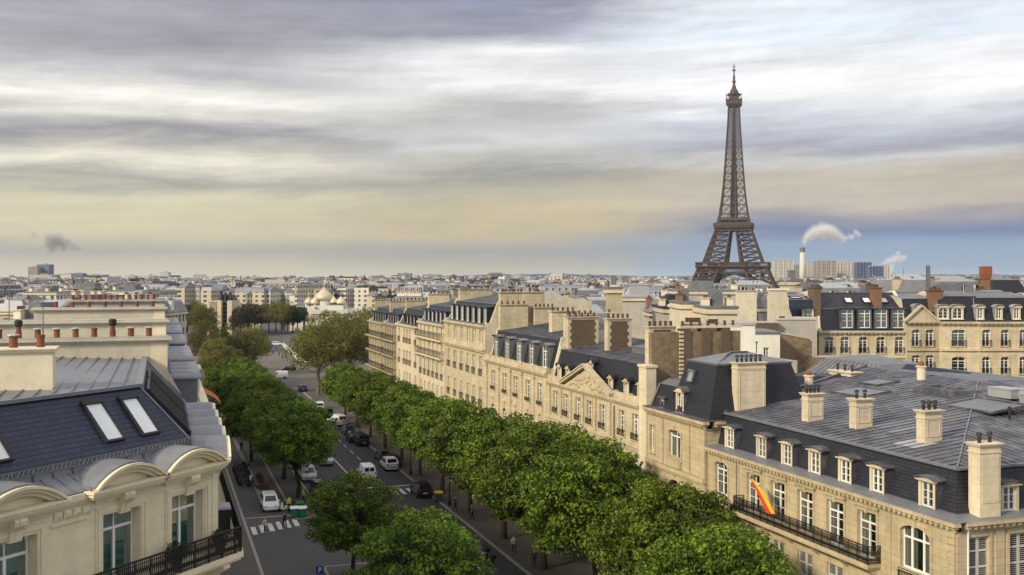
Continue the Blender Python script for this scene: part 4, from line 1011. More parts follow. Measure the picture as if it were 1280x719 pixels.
def left_house(label, s0, W, zt, y1, npots, ze=19.2, wall='plaster_cream', kind='red', y0=2.0, awn=False, zcap=0., gap=None, roofm='slate_blue', pspan=9.):
    """house of the left row: fire wall with chimney pots at its near end, zinc dormers towards the avenue"""
    r = rootL('row_house', label, s0); Dp = 15.
    xs = [1.8+3.*i for i in range(int((W-1.5)/3.))]
    ops = [o for zb in (3, 7, 11, 15) for o in rect_ops(xs, zb, zb+2.7, 1.3)]
    RL = Matrix.Scale(1, 4)
    mb = MB(); facade(mb, 0, W, 0, ze, ops); 
    # left-hand side: mirror so that y runs into the house
    prof = [(0, ze), (.8, ze+.2), (2.2, 22.), (8, 22.6), (Dp, 21.8)]
    for x in (0, W): mb.poly([(x, 0, 0), (x, Dp, 0)]+[(x, y, z) for y, z in prof[::-1]], 1)
    mb.q((0, Dp, 0), (W, Dp, 0), (W, Dp, prof[-1][1]), (0, Dp, prof[-1][1]), 1)
    cornice(mb, 0, W, ze-.5, h=.5, p=.5)
    mb.box(0, W, -.95, .02, 14.7, 14.95)
    mb.build('wall', ('stone_cream_wall', 'plaster_cream'), r)
    for o in ops: window(r, o[0], .2, o[2], 1.3, 2.7, 'french', curtain=rnd.choice((0, 1, 3)))
    rb = MB(); railing(rb, [(0, -.88, 14.95), (W, -.88, 14.95)], .95, .3, orn=False); rb.build('railing', 'iron', r)
    roofs(r, W, prof, ['zinc', roofm, 'zinc', 'zinc_dark'], seam=(2,), step=.7)
    for i, x in enumerate(xs):
        if gap and x in gap: continue
        dormer(r, x, .3, ze+.25, 1.9, 1.5, 1.5, 'curve', 'stone_cream', 'zinc', 'french')
    mb = MB()
    mb.box(-.45, .42, y0, y1, 17, zt-.3); mb.box(-.55, .52, y0-.1, y1+.1, zt-.3, zt-.18); mb.box(-.68, .65, y0-.22, y1+.22, zt-.178, zt-.04); mb.box(-.6, .55, y0-.1, y1+.1, zt-.04, zt+.04, 1)
    mb.box(-.46, .43, y0-.01, y0+.9, 17, zt-.302, 2)
    w = mb.build('chimney_wall', (wall, 'plaster_grey', 'stone_cream_wall'), r)
    ks = kind if not isinstance(kind, str) else (kind,)
    for i in range(npots): link('pot', pot_mesh(ks[i % len(ks)]), w, (-.05, y0+1.+(min(y1, y0+pspan)-y0-1.2)*i/max(1, npots-1), zt+.04), i)
    return r
left_house('second house of the left row, its cream wall topped by nine capped red pots', 63.4, 13.5, 23.55, 17.5, 9, awn=True, kind=('capped', 'capped', 'cowl', 'red', 'capped'))
left_house('third house of the left row, with a long cream chimney wall and blue zinc roof', 77.2, 19., 24.0, 22., 0, roofm='zinc')
left_house('fourth house of the left row, with seven plain red pots on its wall', 96.6, 18., 24.35, 12.5, 7, wall='plaster_cream', kind='capped', roofm='slate_blue')
left_house('fifth house of the left row, its grey end wall crowned by many pots', 115., 20., 24.6, 11., 14, wall='plaster_grey', kind='red')
left_house('last house of the left row, beside the pale green trees', 135.4, 24., 23.6, 12., 6, wall='plaster_grey', roofm='zinc')
# terrace box and orange awning on the second house
r = thing('terrace_hut', 'small white rooftop hut with a flat lid on the second left house', 'hut', st(73.6, 1.9, 19.3), A_D)
mb = MB(); mb.box(-1, 1, -.6, .8, 0, 1.5); mb.box(-.3, .3, -.62, -.6, .1, 1.3, 1); mb.build('wall', ('plaster_white', 'dark_glass'), r)
mb = MB(); mb.taper(-1.15, 1.15, -.75, .95, 1.5, 1.68, .05, .05); mb.build('roof', 'zinc_pale', r)
r = thing('awning', 'faded orange canvas awning over a top-floor balcony on the left row', 'awning', st(77.6, 2.4, 17.4), A_D)
mb = MB(); P = [(.02, 1.6), (-.5, 1.52), (-1.1, 1.2), (-1.65, .75)]
for (a, b), (c, d) in zip(P, P[1:]): mb.q((-2.0, a, b), (2.0, a, b), (2.0, c, d), (-2.0, c, d))
for i in range(10): x = -2+.4*i; mb.q((x, -1.65, .75), (x+.4, -1.65, .75), (x+.34, -1.66, .52), (x+.06, -1.66, .52))
mb.build('canvas', 'orange_canvas', r)
mb = MB()
for x in (-1.95, 1.95): mb.bar((x, 0, .7), (x, -1.62, .72), .05); mb.bar((x, 0, 1.5), (x, -1.6, .76), .04)
mb.build('frame', 'steel_grey', r)
def antenna(label, loc, h, seed):
    rr = random.Random(seed); r = thing('antenna', label, 'antenna', loc, rr.uniform(0, 3)); mb = MB(); mb.tube((0, 0, 0), (0, 0, h), .035, .025, 6); mb.build('mast', 'steel_grey', r)
    mb = MB(); mb.bar((0, -.7, h*.93), (0, .7, h*.93), .03)
    for i in range(9): y = -.65+i*.16; mb.bar((-.3+.015*i, y, h*.93), (.3-.015*i, y, h*.93), .018)
    mb.build('aerial', 'steel_grey', r)
for i, (px, s, t, z, h, lab) in enumerate(((30, 77.2, -16.2, 24., 2.6, 'thin rooftop aerial nearest the picture edge, on the long cream chimney wall'), (0, 77.4, -11.3, 24., 2.8, 'slim rooftop aerial in the middle of the long cream chimney wall'), (0, 77.0, -9.6, 24., 2.9, 'tall thin aerial left of the white mast on the chimney wall'), (0, 63.6, -6.2, 23.6, 2.1, 'whitish aerial mast rising between the capped red pots'))):
    antenna(lab, st(s, t, z), h, i)
# ------------------------------------------------------------------ the iron tower
def iron_tower():
    Y = 1475.; loc = at(917.5, Y); r = thing('iron_tower', 'tall brown lattice iron tower with two platforms and a mast, high above the rooftops', 'tower', loc, R(-16))
    TA = [(0, 128), (13.4, 113), (41, 90), (46, 80), (95, 46.8), (120, 36.7), (150.7, 29.3), (198, 22.5), (246, 16.5), (271, 14.7)]
    TB = [(0, 30), (13.4, 28), (41, 30), (46, 29), (95, 19.6), (120, 14.6), (150.7, 11.2), (198, 9.2), (246, 7.2), (271, 6.6)]
    def ip(T, z):
        for (a, b), (c, d) in zip(T, T[1:]):
            if z <= c: return b+(d-b)*(z-a)/(c-a)
        return T[-1][1]
    def corners(z, sx, sy):
        a = ip(TA, z)/2; b = ip(TB, z); 
        return [Vector((sx*(a-b*i), sy*(a-b*j), z)) for i, j in ((0, 0), (1, 0), (1, 1), (0, 1))]
    def leg(mb, zs, sx, sy, ch, br, sub=1):
        for z0, z1 in zip(zs, zs[1:]):
            P, Q = corners(z0, sx, sy), corners(z1, sx, sy)
            for k in range(4):
                mb.bar(P[k], Q[k], ch); j = (k+1) % 4
                mb.bar(P[k], Q[j], br); mb.bar(P[j], Q[k], br); mb.bar(Q[k], Q[j], br*1.2)
                if sub:                                                    # finer web inside each panel
                    m0, m1 = (P[k]+Q[k])/2, (P[j]+Q[j])/2; c0, c1 = (P[k]+P[j])/2, (Q[k]+Q[j])/2
                    for u, v in ((m0, c1), (c1, m1), (m1, c0), (c0, m0)): mb.bar(u, v, br*.6)
                    mb.bar(m0, m1, br*.6); mb.bar(c0, c1, br*.7)
    lv = lambda a, b, n: [a+(b-a)*i/n for i in range(n+1)]
    for sx in (-1, 1):
        for sy in (-1, 1):
            mb = MB(); leg(mb, lv(0, 41, 5), sx, sy, 2.1, .9, 0); leg(mb, lv(46, 95, 6), sx, sy, 1.75, .75, 0); mb.build('leg', 'eiffel_iron', r)
    mb = MB(); zs = []; z = 103.
    while z < 268: zs.append(z); z += 5.+(271-z)*.05
    zs.append(271.)
    for sx in (-1, 1):
        for sy in (-1, 1): leg(mb, zs, sx, sy, 1.15, .46, sub=0)
    for z in zs:
        a = ip(TA, z)/2; b = ip(TB, z)
        for s_ in (-1, 1):
            for e in (a, a-b):
                mb.bar((-a+b, s_*e, z), (a-b, s_*e, z), .5, .8); mb.bar((s_*e, -a+b, z), (s_*e, a-b, z), .5, .8)
    for z0, z1 in zip(zs, zs[1:]):
        a0, b0, a1, b1 = ip(TA, z0)/2, ip(TB, z0), ip(TA, z1)/2, ip(TB, z1)
        for s_ in (-1, 1):
            for t_ in (-1, 1):
                mb.bar((t_*(a0-b0), s_*a0, z0), (-t_*(a1-b1), s_*a1, z1), .26); mb.bar((s_*a0, t_*(a0-b0), z0), (s_*a1, -t_*(a1-b1), z1), .26)
    for x, y in ((-2, -2), (2, -2), (2, 2), (-2, 2)): mb.bar((x, y, 103), (x*.8, y*.8, 271), .9)
    mb.box(-1.1, 1.1, -1.1, 1.1, 103, 255)
    mb.build('upper_shaft', 'eiffel_iron', r)
    def ringwall(mb, a, z0, z1, t=1.):
        for s_ in (-1, 1): mb.box(-a, a, s_*a-t/2, s_*a+t/2, z0, z1); mb.box(s_*a-t/2, s_*a+t/2, -a+t/2, a-t/2, z0, z1)
    # first platform: deep girder band, gallery with posts, pavilions
    mb = MB(); a = 48.6
    ringwall(mb, a-2, 38.2, 40.6); ringwall(mb, a, 40.6, 42.0, 2.2); ringwall(mb, a+.6, 46.2, 47.2, 1.6); ringwall(mb, a-2.4, 31.5, 32.8, 1.2)
    for s_ in (-1, 1):
        for i in range(45):
            x = -a+2*a*i/44; mb.box(x-.35, x+.35, s_*(a+.2)-.4, s_*(a+.2)+.4, 42.0, 46.2); mb.box(s_*(a+.2)-.4, s_*(a+.2)+.4, x-.35, x+.35, 42.0, 46.2)
            mb.bar((x, s_*(a-2), 38.4), (x, s_*a, 41), .6, 1.4); mb.bar((s_*(a-2), x, 38.4), (s_*a, x, 41), .6, 1.4)
            if i < 44:
                X = -a+2*a*(i+1)/44; e = a-2.4
                mb.bar((x, s_*e, 32.5), (X, s_*e, 38.4), .55); mb.bar((X, s_*e, 32.5), (x, s_*e, 38.4), .55); mb.bar((s_*e, x, 32.5), (s_*e, X, 38.4), .55); mb.bar((s_*e, X, 32.5), (s_*e, x, 38.4), .55)
    mb.box(-a+2, a-2, -a+2, a-2, 41.2, 41.9)
    for s_ in (-1, 1): mb.box(-18, 18, s_*30-6, s_*30+6, 42, 46.6); mb.box(s_*30-6, s_*30+6, -18, 18, 42, 46.6)
    mb.build('first_platform', 'eiffel_iron', r)
    mb = MB(); a = 25.5
    ringwall(mb, a-1.5, 91.5, 93.5); ringwall(mb, a, 95.5, 97.4, 2.); ringwall(mb, a+.8, 98, 102.2, 1.4); ringwall(mb, a-2, 102.2, 103.4, 1.2); ringwall(mb, a-4.4, 106, 110, 1.)
    mb.box(-a, a, -a, a, 97.2, 98.1)
    for s_ in (-1, 1):
        for i in range(23):
            x = -a+2*a*i/22
            mb.bar((x*.92, s_*(a-2.), 92.), (x, s_*a, 96.5), .7, 1.3); mb.bar((s_*(a-2.), x*.92, 92.), (s_*a, x, 96.5), .7, 1.3)
        mb.box(-15, 15, s_*15-3, s_*15+3, 103, 108.5)
    mb.build('second_platform', 'eiffel_iron', r)
    for k in range(4):                                                         # decorative arches between the feet
        mb = MB(); mb.T = Matrix.Rotation(k*math.pi/2, 4, 'Z'); n = 22
        for e in (-40.5, -38.):
            A = [(-36*math.cos(math.pi*i/n), -6+36*math.sin(math.pi*i/n)) for i in range(n+1)]; B = [(-39.5*math.cos(math.pi*i/n), -6+39.4*math.sin(math.pi*i/n)) for i in range(n+1)]
            for i in range(n):
                for Q in (A, B): mb.bar((Q[i][0], e, Q[i][1]), (Q[i+1][0], e, Q[i+1][1]), 1.1)
                mb.bar((A[i][0], e, A[i][1]), (B[i+1][0], e, B[i+1][1]), .6); mb.bar((B[i][0], e, B[i][1]), (A[i+1][0], e, A[i+1][1]), .6); mb.bar((A[i][0], e, A[i][1]), (B[i][0], e, B[i][1]), .7)
        mb.build('arch', 'eiffel_iron', r)
    mb = MB()
    mb.taper(-8, 8, -8, 8, 267, 271, -2.2, -2.2); mb.box(-10.6, 10.6, -10.6, 10.6, 271, 276.5); mb.taper(-11.2, 11.2, -11.2, 11.2, 276.6, 277.6, .6, .6)
    for i in range(9):
        for s_ in (-1, 1): x = -10.2+i*2.55; mb.bar((x, s_*10.2, 277.5), (x, s_*10.2, 281), .35); mb.bar((s_*10.2, x, 277.5), (s_*10.2, x, 281), .35)
    ringwall(mb, 10.2, 280.6, 281.2, .5); mb.taper(-7, 7, -7, 7, 277.5, 284, .8, .8)
    for a_ in range(8): q = a_*.785; mb.bar((9*math.cos(q), 9*math.sin(q), 284), (10.8*math.cos(q), 10.8*math.sin(q), 286), .8, 2.2)
    mb.lathe(0, 0, ((8.6, 284), (8.8, 286), (6.4, 287), (5.6, 290), (3.4, 294), (2.4, 298)), 12); mb.build('top_cabin', 'eiffel_iron', r)
    mb = MB(); mb.tube((0, 0, 297), (0, 0, 312), 1.9, 1.5); mb.tube((0, 0, 312), (0, 0, 328), 1.0, .6); mb.box(-2.6, 2.6, -2.6, 2.6, 303, 304.2); mb.box(-2.2, 2.2, -2.2, 2.2, 319, 320.4); mb.box(-2.4, 2.4, -.3, .3, 324, 324.8)
    mb.build('antenna', 'eiffel_iron', r)
iron_tower()

# ------------------------------------------------------------------ mid distance: individual roofs behind the avenue
def block(name, label, x, y, rz, w, d, h, wallm='city_stone', roofm='zinc', rise=2.6, inset=1.2, chims=2, cat='building', group=None, pots=4, cmat='stone_cream', hip=True, flat=False, rr=None, z0=-1., cmax=99., detail=True):
    rr = rr or rnd
    r = thing(name, label, cat, (x, y, 0), rz, group)
    mb = MB(); mb.box(-w/2, w/2, 0, d, z0, h); mb.box(-w/2-.3, w/2+.3, -.3, d+.3, h-.7, h-.3, 1); mb.build('wall', (wallm, 'limestone_pale'), r)
    m2 = MB()
    if flat: m2.box(-w/2-.15, w/2+.15, -.15, d+.15, h+.002, h+.35); m2.box(-w*.2, w*.15, d*.3, d*.6, h+.35, h+2.2)
    else:
        m2.taper(-w/2-.25, w/2+.25, -.25, d+.25, h+.002, h+rise, inset if hip else .0, inset); zt = h+rise
        m2.taper(-w/2+(inset if hip else -.1), w/2-(inset if hip else -.1), inset-.1, d-inset+.1, zt, zt+min(1.2, d*.08), w*.12 if hip else 0., d*.4, 1)
    m2.build('roof', (roofm, 'zinc' if roofm != 'zinc' else 'zinc_pale'), r)
    if not flat and w > 9:
        n = int(w/3.3); md = MB()
        for i in range(n): u = -w/2+w*(i+.5)/n; md.box(u-.6, u+.6, -.1, 1.2, h+.3, h+1.9); md.box(u-.75, u+.75, -.2, 1.4, h+1.9, h+2.05, 1); md.box(u-.38, u+.38, -.13, -.1, h+.45, h+1.75, 2)
        md.build('dormer_row', ('plaster_cream', 'zinc', 'dark_glass'), r)
    zt = h+(.35 if flat else rise+.3)
    for i in range(rr.choice((1, 2, 3)) if detail else 0):                  # hatches, vents and pipes on the roof
        u, v = rr.uniform(-w*.4, w*.4), rr.uniform(d*.3, d*.7); m3 = MB(); q = rr.random()
        if q < .4: m3.taper(u-.7, u+.7, v-.5, v+.5, zt-.6, min(cmax, zt+rr.uniform(.4, 1.1)), .05, .05); m3.build('roof_hatch', rr.choice(('zinc_pale', 'zinc', 'plaster_white')), r)
        elif q < .75: m3.lathe(u, v, ((.14, zt-.5), (.14, zt+.7), (.22, zt+.72), (.05, zt+.95)), 8); m3.build('vent_pipe', rr.choice(('zinc', 'pot_black', 'pot_brown')), r)
        else: m3.tube((u, v, zt-.5), (u, v, zt+rr.uniform(1.2, 2.4)), .04, None, 5); m3.bar((u-.5, v, zt+1.1), (u+.5, v, zt+1.1), .04); m3.build('aerial', 'steel_grey', r)
    for i in range(chims):
        u = (-w/2+.4 if i == 0 else w/2-.4 if i == 1 else rr.uniform(-w/2+2, w/2-2)); zc = min(h+rise+rr.uniform(.4, 1.3), cmax-.45); a = d*rr.uniform(.12, .3); l = rr.uniform(1.6, 3.2)
        chimney(r, u-.42, u+.42, a, min(a+l, d-.5), h, max(zc, h+rise*.6), pots, cmat if rr.random() < .7 else rr.choice(('brick_orange', 'brick_brown', 'plaster_grey')), 'red', merged=True)
    return r
def blk(px0, px1, ytop, Y, d, name, label, rise=2.4, **k):
    """roof top seen at row ytop, between columns px0 and px1, at distance Y"""
    w = (px1-px0)*Y/F; z = zat(ytop, Y); p = at((px0+px1)/2, Y)
    k.setdefault('cmax', zat(ytop-4.5, Y))
    return block(name, label, p.x, Y, k.pop('rz', 0.), w, d, z-(0 if k.get('flat') else rise), rise=rise, **k)
def slab_wall(label, px0, px1, ytop, Y, t, mat, zb=0, rz=0., cap='plaster_grey', name='blank_wall', pots=0):
    w = (px1-px0)*Y/F; p = at((px0+px1)/2, Y); z = zat(ytop, Y)
    r = thing(name, label, 'wall', p, rz); mb = MB(); mb.box(-w/2, w/2, 0, t, zb, z-.2); o = mb.build('wall', mat, r)
    mb = MB(); mb.box(-w/2-.08, w/2+.08, -.1, t+.1, z-.2, z); mb.build('coping', cap, r)
    for i in range(pots): link('pot', pot_mesh('brown'), o, (-w/2+.5+(w-1)*i/max(1, pots-1), t/2, z), i)
    return r
# buildings facing the camera on the right
def facing_house(name, label, px0, px1, yeave, Y, dp, levels, xs_px, top=None, mat='limestone', roofm='slate', rz=0., zt_off=3.2, dorms=(), dw=1.3, dh=1.6, dst='curve', dmat='limestone_pale', w_=1.15, guards=True, curt=(0, 0, 1, 3), extra=None, party=(1, 1), prof=None, mats=None, dcur=(0, 4, 3)):
    w = (px1-px0)*Y/F; p = at(px0, Y); r = thing(name, label, 'building', p, rz); ze = zat(yeave, Y); k = Y/F
    xs = [(x-px0)*k for x in xs_px]; ops = [o for (yt, yb) in levels for o in rect_ops(xs, zat(yb, Y), zat(yt, Y), w_, .25)]
    def trims(mb):
        for o in ops: surround(mb, o, .15, .06, key=True)
        cornice(mb, 0, w, ze-.5, h=.5, p=.45, dent=.6)
        for (yt, yb) in levels[:1]: mb.box(0, w, -.22, .02, zat(yb, Y)-.62, zat(yb, Y)-.3)
    prof = [(y, ze+z) for y, z in prof] if prof else [(0, ze), (.5, ze+.05), (1.5, ze+zt_off), (7, ze+zt_off+.7), (dp, ze+zt_off)]
    shell(r, w, dp, ze, prof, mat, ops=ops, trims=trims, party=party)
    for o in ops:
        window(r, o[0], .2, o[2], o[1]-o[0], o[3]-o[2], 'french', curtain=rnd.choice(curt))
        if guards: guard(r, o, h=.85, step=.17)
    roofs(r, w, prof, mats or ['zinc', roofm, 'zinc', 'zinc_dark'], seam=() if mats else (2,), step=.8)
    for x in dorms: dormer(r, (x-px0)*k, .35, ze+.35, dw, dh, 1.2, dst, dmat, 'zinc_pale' if dst != 'flat' else 'zinc_dark', 'simple' if dst != 'flat' else 'french', curtain=0 if dst != 'flat' else rnd.choice(dcur))
    if extra: extra(r, k, ze, w)
    return r
def ex1(r, k, ze, w):
    z = ze+.002; m = MB(); x0, x1 = -.4, 4.3
    m.ext([(x0, z), (x1, z), ((x0+x1)/2, z+2.0)], -.25, .2); 
    for a, b in ((x0, (x0+x1)/2), (x1, (x0+x1)/2)): m.bar((a-.1 if a < b else a+.1, -.3, z), (b, -.3, z+2.15), .5, .22)
    m.build('gable', 'limestone_pale', r)
    chimney(r, 3.6, 5.6, .9, 1.8, ze, ze+4.2, 3, 'brick_orange', 'red', merged=True)
Yc = 140.
facing_house('corner_house', 'gabled end of the cream rounded corner house, with an orange brick chimney', 1133, 1176, 402, Yc, 9, [(412, 433), (444, 461)], [1145, 1163], w_=1.1, rz=R(4), dorms=(1149,), extra=ex1, dst='round', dw=1.1, zt_off=3.0, party=(0, 0))
facing_house('corner_house', 'middle bays of the cream rounded corner house with one wide round dormer', 1175.5, 1224, 402.5, Yc-.1, 12, [(412, 433), (446, 468), (478, 500)], [1197.5], w_=1.75, rz=R(-4), dorms=(1172+8, 1197.5, ), dst='round', dw=1.6, zt_off=3.4, party=(0, 0))
facing_house('corner_house', 'right wing of the cream rounded corner house with small round white dormers', 1223.5, 1300, 402.8, Yc-.6, 12, [(412, 433), (446, 468), (478, 500)], [1233, 1257, 1281], w_=1.1, rz=R(3), dorms=(1227, 1251, 1274), dst='round', dw=1.1, zt_off=3.2, party=(0, 0))
def ex2(r, k, ze, w):
    for i, px in enumerate((1070, 1093, 1115, 1136)): skylight(r, (px-1024)*k, 2.6, ze+3.72, 1.1, 1.5, R(28.3))
    chimney(r, (1098-1024)*k, (1107-1024)*k, 1.4, 3.4, ze+2, ze+5.9, 3, 'brick_orange', 'red', merged=True); chimney(r, -.3, .5, .9, 4.4, ze+1, ze+5.9, 3, 'brick_brown', 'red', merged=True)
facing_house('mansard_house', 'cream house with tall pale shuttered dormers and a broad dark slate roof with four skylights', 1024, 1136, 414, 140.5, 13, [(421, 442), (452, 470)], [1037, 1056, 1079, 1101, 1124], prof=[(0, 0), (.5, .05), (1.2, 2.95), (5.2, 5.1), (13, 4.4)], mats=['zinc', 'slate', 'slate', 'zinc'], dcur=(4,), dorms=(1060, 1082, 1103, 1124), dst='flat', dw=1.9, dh=2.7, dmat='zinc_dark', extra=ex2, guards=True)
def ex3(r, k, ze, w):
    for px in (1001, 1022): skylight(r, (px-985)*k, 2.3, ze+4.35, 1.6, 1.7, R(6))
facing_house('mansard_house', 'dark blue mansard roof house with one white barred dormer window, beside the stepped white gable', 986, 1024.5, 414, 141., 12, [(421, 440)], [1005], zt_off=4.2, dorms=(1011,), dst='flat', dw=1.6, dh=2.6, roofm='slate_blue', extra=ex3, mat='limestone_grey')
def stepped():
    Y = 138.; r = thing('stepped_gable', 'stepped cream blank gable wall beside the dark blue mansard', 'wall', at(962, Y)); k = Y/F
    mb = MB(); mb.ext([(0, 0), (59*k, 0), (59*k, zat(396.5, Y)), (28*k, zat(396, Y)), (22*k, zat(378, Y)), (22*k, zat(363, Y)), (0, zat(363, Y))], 0, .9); mb.box(12*k, 19*k, -.03, 0, zat(399, Y), zat(395.5, Y), 1); mb.build('wall', ('plaster_cream', 'pot_black'), r)
    mb = MB(); mb.box(-.12, 22*k+.15, -.15, 1.05, zat(363, Y)+.002, zat(363, Y)+.22); mb.build('coping', 'plaster_white', r)
stepped()
slab_wall('blank cream wall slice just right of the iron tower foot', 921, 946, 363, 165., .9, 'plaster_cream', pots=3)
blk(944, 964, 366, 170, 10, 'house', 'narrow grey house wedged between two cream blank walls, behind the white block', wallm='city_grey', roofm='zinc_dark', chims=1)
slab_wall('long grey rendered wall with a lean brick patch, under the stepped gable', 972, 1020, 398, 128., 1.2, 'plaster_grey')
slab_wall('low orange-brown brick wall fragment left of the grey rendered wall', 940, 972, 402, 127., 1.2, 'brick_brown')
def white_block():
    Y = 118.; r = thing('white_house', 'plain white house with two small windows beside the rubble wall', 'building', at(941, Y)); k = Y/F; w = 34*k
    ops = [(1*k, 7*k, zat(443, Y), zat(427, Y)), (13.5*k, 20*k, zat(449, Y), zat(434.5, Y)), (13.5*k, 20*k, zat(477, Y), zat(461, Y))]
    mb = MB(); facade(mb, 0, w, 0, zat(417.5, Y), ops); z = zat(417.5, Y)
    for a, b in (((0, 0), (0, 9)), ((w, 9), (w, 0)), ((w, 9), (0, 9))): mb.q((*a, 0), (*b, 0), (*b, z), (*a, z))
    mb.build('wall', 'plaster_white', r); mb = MB(); mb.box(-.1, w+.1, -.12, 9.1, z, z+.25); mb.build('roof', 'zinc', r)
    for o in ops: window(r, o[0], .2, o[2], o[1]-o[0], o[3]-o[2], 'simple', curtain=3)
white_block()
def gable_wall(name, label, pts, Y, t, mat, cap='plaster_grey'):
    """free-standing wall with a sloping top: pts = outline of the top as (column, row)"""
    p0 = at(pts[0][0], Y); k = Y/F; P = [((px-pts[0][0])*k, zat(py, Y)) for px, py in pts]
    r = thing(name, label, 'wall', p0); mb = MB(); mb.ext([(0, 0)]+P+[] if False else [(P[-1][0], 0), (0, 0)]+P, 0, t); mb.build('wall', mat, r)
    mb = MB()
    for a, b in zip(P, P[1:]): mb.bar((a[0], t/2, a[1]+.08), (b[0], t/2, b[1]+.08), t+.16, .16)
    mb.build('coping', cap, r)
gable_wall('rubble_wall', 'rough brown rubble gable wall behind the low zinc roofs', [(974.5, 417), (1012, 424), (1016, 428), (1016, 447), (1046, 447)], 122., 1., 'rubble')
slab_wall('large blank off-white rendered wall behind the tall pavilion roof', 904, 944, 404, 101., 9., 'plaster_white', name='white_house')
slab_wall('dark brick chimney wall left of the off-white rendered wall', 882, 904, 405, 101.5, 1.4, 'brick_brown', pots=4)
slab_wall('rough mixed brick fire wall between two dark brick stacks', 853, 881.8, 403, 103., 1.2, 'rubble', pots=6)
def low_roofs():
    s, t = 84.5, 60.
    r = thing('zinc_house', 'low house with a pale hipped zinc roof behind the mansion', 'building', st(s, t), A_D+math.pi)
    mb = MB(); mb.box(-5, 7.5, 0, 9, 0, 16.6); mb.build('wall', 'limestone', r)
    mb = MB(); mb.taper(-5.2, 7.7, -.2, 9.2, 16.6, 19.0, 2.2, 2.6); mb.taper(-3, 5.4, 2.4, 6.7, 19., 19.5, 3.4, 2.); mb.q((7.7, -.25, 16.5), (9.5, -.25, 16.5), (9.5, 9, 18.4), (5.6, 5, 19.), 1)
    for i in range(14): u = i/13; mb.bar((-5+12.4*u, -.15, 16.68), (-2.8+8.1*u, 2.35, 19.0), .05)
    mb.build('roof', ('zinc', 'slate_blue'), r); chimney(r, 4.5, 7.6, -2.6, -1.5, 15., 18.6, 3, 'limestone_pale', 'black')
    r = thing('slate_annex', 'long low annex roof of dark zinc beside the white vents on the mansion', 'building', st(80.6, 49.5), A_D+math.pi+R(-24))
    mb = MB(); mb.box(-3.5, 0, 0, 9.5, 0, 17.0); mb.box(-3.4, -.0, -.1, -.0, 14, 16.8); mb.build('wall', 'limestone_grey', r)
    mb = MB(); mb.taper(-3.6, .1, -.1, 9.6, 17.0, 18.2, .4, .4)
    mb.box(.1, .5, -.05, 9.6, 16.2, 17.05, 1); 
    for i in range(22): mb.bar((.3, .2+i*.43, 16.2), (.3, .2+i*.43, 17.3), .07, .07, 1)
    mb.build('roof', ('slate', 'zinc_dark'), r)
low_roofs()
